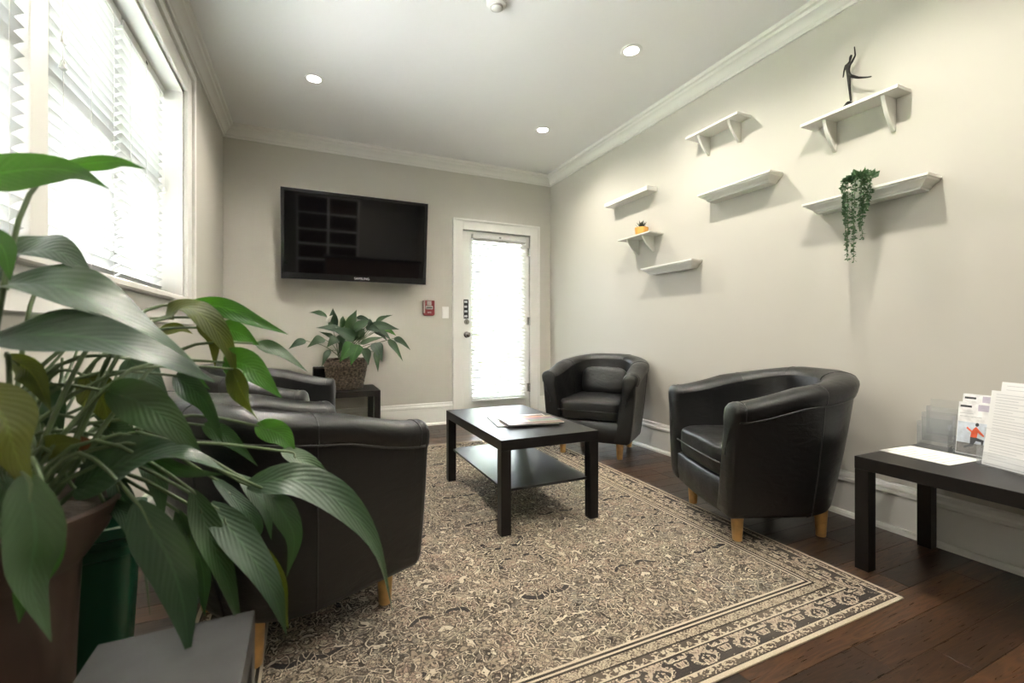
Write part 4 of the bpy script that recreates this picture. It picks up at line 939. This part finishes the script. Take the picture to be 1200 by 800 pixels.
# ------------------------------------------------------------------ big peace lily in the foreground
def big_lily():
    PC = Vector((-.452, .949, 0)); t = thing('potted_lily', 'large peace lily with broad drooping leaves in a tall brown planter', 'potted plant', PC)
    MB().lathe([(.001, 0), (.090, 0), (.094, .006), (.112, .50), (.116, .575), (.122, .582), (.150, .625), (.164, .660), (.168, .672), (.162, .676), (.154, .668), (.140, .632), (.001, .62)], 48).build('planter', 'terracotta', t, smooth=40)
    MB().lathe([(.001, .652), (.06, .652), (.144, .640)], 28).build('soil', 'soil', t, smooth=True)
    rnd = random.Random(21)
    # (spine pixels base->tip, half width px, depths base/mid/tip, roll deg, material)
    LV = [
     ([(-40, 212), (20, 200), (80, 200), (128, 221)], 20, (.70, .68, .66), 25, 'leaf_bright'),
     ([(70, 196), (110, 191), (140, 189), (171, 198)], 8, (.74, .72, .70), 40, 'leaf_bright'),
     ([(-8, 322), (30, 296), (70, 296), (112, 327)], 17, (.78, .76, .74), -60, 'leaf'),
     ([(-30, 345), (50, 332), (125, 362), (190, 402), (246, 446)], 23, (.72, .70, .72, .76), -60, 'leaf'),
     ([(-40, 400), (40, 392), (120, 398), (190, 420), (252, 448)], 27, (.66, .64, .66, .70), -48, 'leaf'),
     ([(222, 356), (262, 360), (300, 376), (338, 392)], 12, (.92, .94, .96), 20, 'leaf_bright'),
     ([(190, 372), (218, 360), (246, 378), (268, 410), (277, 446)], 15, (.88, .88, .90, .92), -30, 'leaf_olive'),
     ([(255, 384), (280, 390), (305, 406)], 13, (.96, .98, 1.0), 10, 'leaf_bright'),
     ([(300, 402), (328, 412), (361, 436)], 8, (1.0, 1.0, 1.0), -20, 'leaf'),
     ([(262, 424), (292, 430), (330, 466)], 21, (.92, .92, .94), 5, 'leaf_bright'),
     ([(186, 388), (208, 384), (226, 391)], 7, (.92, .94, .95), 10, 'leaf_olive'),
     ([(126, 458), (165, 472), (205, 500), (243, 546)], 26, (.76, .75, .76), 10, 'leaf'),
     ([(88, 572), (140, 545), (205, 532), (262, 550)], 24, (.72, .72, .74), -50, 'leaf'),
     ([(290, 568), (345, 562), (400, 590), (440, 640), (460, 716)], 20, (.86, .88, .90, .92), -28, 'leaf'),
     ([(308, 572), (330, 598), (345, 632), (336, 676)], 15, (.86, .86, .87), -10, 'leaf'),
     ([(330, 528), (362, 545), (412, 592)], 12, (.92, .94, .95), -25, 'leaf'),
     ([(226, 575), (246, 628), (266, 682), (286, 750)], 16, (.78, .78, .80), -15, 'leaf'),
     ([(160, 588), (196, 650), (214, 705), (222, 772)], 27, (.70, .70, .71), 20, 'leaf'),
     ([(245, 590), (286, 640), (318, 690), (336, 744)], 20, (.80, .80, .82), -20, 'leaf'),
     ([(296, 640), (322, 672), (338, 736)], 14, (.83, .84, .85), 40, 'leaf_olive'),
     ([(30, 556), (42, 622), (36, 684), (60, 752)], 30, (.58, .56, .56), 0, 'leaf'),
     ([(-30, 452), (2, 486), (18, 530), (42, 590)], 33, (.60, .58, .58), 10, 'leaf_olive'),
     ([(44, 528), (72, 520), (104, 520)], 15, (.70, .70, .70), 0, 'leaf_olive'),
     ([(-20, 270), (4, 292), (12, 330)], 15, (.62, .62, .62), 0, 'leaf_bright'),
     ([(150, 420), (170, 440), (200, 474)], 20, (.84, .84, .85), -10, 'leaf'),
     ([(272, 432), (285, 462), (308, 500)], 10, (.90, .90, .90), 50, 'leaf_olive'),
     ([(300, 498), (330, 510), (346, 534)], 15, (.92, .93, .94), 0, 'leaf_bright'),
     ([(120, 500), (150, 520), (205, 548), (262, 556)], 15, (.80, .80, .82), 40, 'leaf'),
     ([(60, 610), (52, 650), (30, 692), (22, 730)], 18, (.60, .59, .59), -30, 'leaf_bright'),
     ([(120, 585), (150, 606), (168, 650), (176, 722)], 9, (.74, .74, .75), 30, 'leaf'),
     ([(250, 560), (290, 600), (300, 625), (270, 640)], 10, (.84, .85, .86), 0, 'leaf'),
     ([(100, 440), (120, 468), (128, 500)], 20, (.80, .80, .80), 20, 'leaf_olive'),
     ([(30, 460), (55, 475), (75, 520)], 22, (.78, .78, .78), 0, 'leaf'),
     ([(205, 440), (240, 470), (262, 520)], 13, (.86, .86, .87), 30, 'leaf'),
     ([(60, 330), (110, 345), (152, 382)], 14, (.86, .86, .86), -45, 'leaf'),
     ([(98, 468), (136, 488), (168, 532)], 13, (.86, .85, .85), 20, 'leaf'),
     ([(8, 418), (38, 438), (60, 482)], 15, (.70, .70, .70), 30, 'leaf_olive'),
     ([(150, 520), (182, 560), (192, 612)], 13, (.80, .80, .80), -25, 'leaf'),
     ([(208, 598), (236, 660), (240, 722)], 12, (.84, .84, .84), 35, 'leaf'),
     ([(278, 556), (308, 590), (318, 632)], 10, (.92, .92, .92), -30, 'leaf'),
     ([(0, 556), (20, 600), (8, 652)], 17, (.64, .63, .63), -30, 'leaf'),
     ([(238, 498), (270, 514), (302, 546)], 11, (.92, .92, .92), 15, 'leaf'),
     ([(178, 418), (214, 430), (246, 456)], 11, (.90, .90, .90), -20, 'leaf_bright'),
     ([(232, 372), (250, 396), (252, 430)], 9, (.92, .92, .92), 30, 'leaf_olive'),
     ([(130, 556), (150, 600), (148, 632)], 12, (.76, .76, .76), 10, 'leaf'),
    ]
    for spine, hw, dep, roll, mm in LV:
        n = len(spine); pts = []
        for i, (px, py) in enumerate(spine):
            u = i / (n - 1) * (len(dep) - 1); a = min(int(u), len(dep) - 2); d = dep[a] + (dep[a + 1] - dep[a]) * (u - a)
            pts.append(at(px, py, d))
        c = pts[n // 2]; view = (Vector((0, 0, EYE_Z)) - c).normalized(); T = (pts[-1] - pts[0]).normalized()
        nrm = Matrix.Rotation(R(roll), 3, T) @ view
        if nrm.z < 0 and abs(T.z) < .5: nrm = nrm + Vector((0, 0, .25))
        w = hw * dep[1] / F_PX / max(.55, math.cos(R(roll)))
        tw = R(rnd.uniform(-38, 38)); fn = lambda q, nrm=nrm, T=T, tw=tw: Matrix.Rotation(tw * (q - .45) * 2, 3, T) @ nrm
        lf = leaf_obj(leaf_rows(pts, w, fn, .24, .20, rnd.random() * 6, n=18), mm, t, world=True)
        # petiole from the crown of the plant to the leaf base
        ang = rnd.uniform(0, 6.28); s0 = PC + Vector((.07 * math.cos(ang), .07 * math.sin(ang), .645))
        B = pts[0]; hgt = max(B.z, .70) - .62; mid = s0 * .5 + B * .5 + Vector((0, 0, .06 + .18 * hgt if B.z > .7 else .10))
        if B.z < .68: mid = s0 * .55 + B * .45 + Vector((0, 0, .12))
        MB().tube(catmull([s0, mid, B, pts[0] + (pts[1] - pts[0]) * .5], 14), [.0042 - .00016 * k for k in range(15)], 6).build('stem', 'stem', t, smooth=True, world=True)
    for px, py, d in ((58, 430, .86), (80, 436, .88), (98, 446, .90), (112, 452, .90), (124, 462, .90), (70, 452, .84), (104, 474, .84), (88, 462, .86), (132, 482, .86), (142, 470, .88), (50, 470, .80), (118, 500, .82), (150, 500, .84)):
        ang = rnd.uniform(0, 6.28); s0 = PC + Vector((.08 * math.cos(ang), .06 * math.sin(ang), .645)); e_ = at(px, py, d)
        MB().tube(catmull([s0, s0 * .5 + e_ * .5 + Vector((rnd.uniform(-.02, .02), 0, .03)), e_, e_ + (e_ - s0) * .25], 12), [.0045 - .00018 * k for k in range(13)], 6).build('stem', 'stem', t, smooth=True, world=True)
    leaf_obj(leaf_rows([at(94, 520, .70), at(99, 520, .70), at(106, 521, .70)], .012, (Vector((0, 0, EYE_Z)) - at(100, 520, .7)).normalized(), .1, n=6, prof=lambda q: 1 - .4 * q), 'leaf_brown', t, 'dry_leaf_tip')
big_lily()
def green_bin():
    t = thing('waste_bin', 'dark green bin standing behind the tall brown planter', 'bin', (-.445, 1.195, 0), R(10))
    rows = []
    def ring(a, b_, z, r=.03):
        out = []
        for cx, cy, a0 in ((a - r, b_ - r, 0), (-a + r, b_ - r, 90), (-a + r, -b_ + r, 180), (a - r, -b_ + r, 270)):
            for q in range(5): th = R(a0 + 22.5 * q); out.append((cx + r * math.cos(th), cy + r * math.sin(th), z))
        return out
    mb = MB().grid([ring(.09, .07, 0), ring(.118, .092, .54), ring(.126, .100, .545), ring(.126, .100, .565), ring(.112, .088, .565), ring(.087, .067, .01)], close_u=True)
    n = len(mb.v); mb.f.append(tuple(range(20))); mb.build('body', 'greenbin', t, smooth=35)
    MB().grid([ring(.117, .091, .505), ring(.122, .096, .508), ring(.122, .096, .526), ring(.118, .092, .53)], close_u=True).build('rim_band', 'greenbin', t, smooth=35)
green_bin()

# ================================================================== BEHIND THE CAMERA (seen mirrored in the television)
def bookcase():
    t = thing('wall_shelving', 'white built-in shelving on the wall behind the reception desk', 'shelving', (.45, YF + .15, 0)); a = .66
    MB().box((-a, -.148, .0), (a, -.13, 2.35)).build('back_panel', 'desk', t)
    for x in (-a, 0, a): MB().box((x - .02, -.15, 0), (x + .02, .15, 2.35)).build('upright', 'shelf', t)
    for z in (.02, .9, 1.25, 1.58, 1.95, 2.33):
        for sx in (-1, 1): MB().box((min(0, sx * a) + .02, -.13, z), (max(0, sx * a) - .02, .148, z + .03)).build('shelf_board', 'shelf', t)
bookcase()
dk = thing('reception_desk', 'dark wood reception desk with a raised counter', 'desk', (1.35, -1.6, 0))
MB().box((-1.0, -.05, 0), (1.0, .05, 1.08)).build('front_panel', 'desk', dk, bevel=.003)
MB().box((-1.03, -.22, 1.08), (1.03, .09, 1.12)).build('counter_top', 'blackwood', dk, bevel=.004)
for x in (-1.0, .95): MB().box((x, -.6, 0), (x + .05, -.05, 1.08)).build('end_panel', 'desk', dk, bevel=.002)
MB().box((-.95, -.62, .70), (.95, -.05, .735)).build('work_surface', 'blackwood', dk, bevel=.002)

# ================================================================== OUTDOORS, seen through the blinds
gnd = MB().box((-8.0, -8, -.45), (XL - WT - .02, 8.5, -.40)).box((XL - WT - .02, YB + WT + .02, -.45), (6, 15, -.40)).build('ground', 'porch'); gnd['kind'] = 'structure'
lawn = MB().box((-20, -10, -.47), (-8.0, 18, -.41)).box((-8.0, 15, -.47), (14, 22, -.41)).build('lawn', 'grass'); lawn['kind'] = 'structure'
pr = thing('porch_railing', 'white porch railing with balusters outside the window', 'railing', (-2.2, 3.0, -.40))
MB().box((-.03, -2.6, 1.75), (.03, 2.6, 1.82)).build('top_rail', 'siding', pr); MB().box((-.03, -2.6, .9), (.03, 2.6, .95)).build('bottom_rail', 'siding', pr)
bsrc = MB().box((-.015, -.015, .95), (.015, .015, 1.75)).build('baluster', 'siding', pr); bsrc.location = (0, -2.5, 0)
for k in range(1, 42): share(bsrc, 'baluster', pr, (0, -2.5 + k * .12, 0))
for y in (-2.6, 0, 2.6): MB().box((-.06, y - .06, 0), (.06, y + .06, 3.3)).build('post', 'siding', pr)
def shrub(x, y, r, h, label, seed):
    t = thing('shrub', label, 'shrub', (x, y, -.40), 0, 'shrubs outside'); bm = bmesh.new(); bmesh.ops.create_icosphere(bm, subdivisions=4, radius=1)
    for v in bm.verts:
        v.co *= 1 + .25 * noise.noise(v.co * 2.2 + Vector((seed, 0, 0))) + .12 * noise.noise(v.co * 7 + Vector((seed, 3, 0))); v.co.x *= r; v.co.y *= r; v.co.z = (v.co.z * .5 + .5) * h
    me = bpy.data.meshes.new('foliage'); bm.to_mesh(me); bm.free(); me.materials.append(M['hedge']); o = bpy.data.objects.new('foliage', me); col.objects.link(o); o.parent = t
    MB().tube([(0, 0, -.02), (0, 0, h * .5)], .05, 8).build('trunk', 'desk', t)
shrub(-8.8, 6.6, 1.3, 2.6, 'rounded green shrub beyond the porch railing', 1.0)
shrub(-9.4, 10.0, 1.2, 2.2, 'low green shrub beside the porch lawn', 4.0)
shrub(3.4, 12.0, .9, 3.4, 'green shrub outside the glass entry door', 7.0)
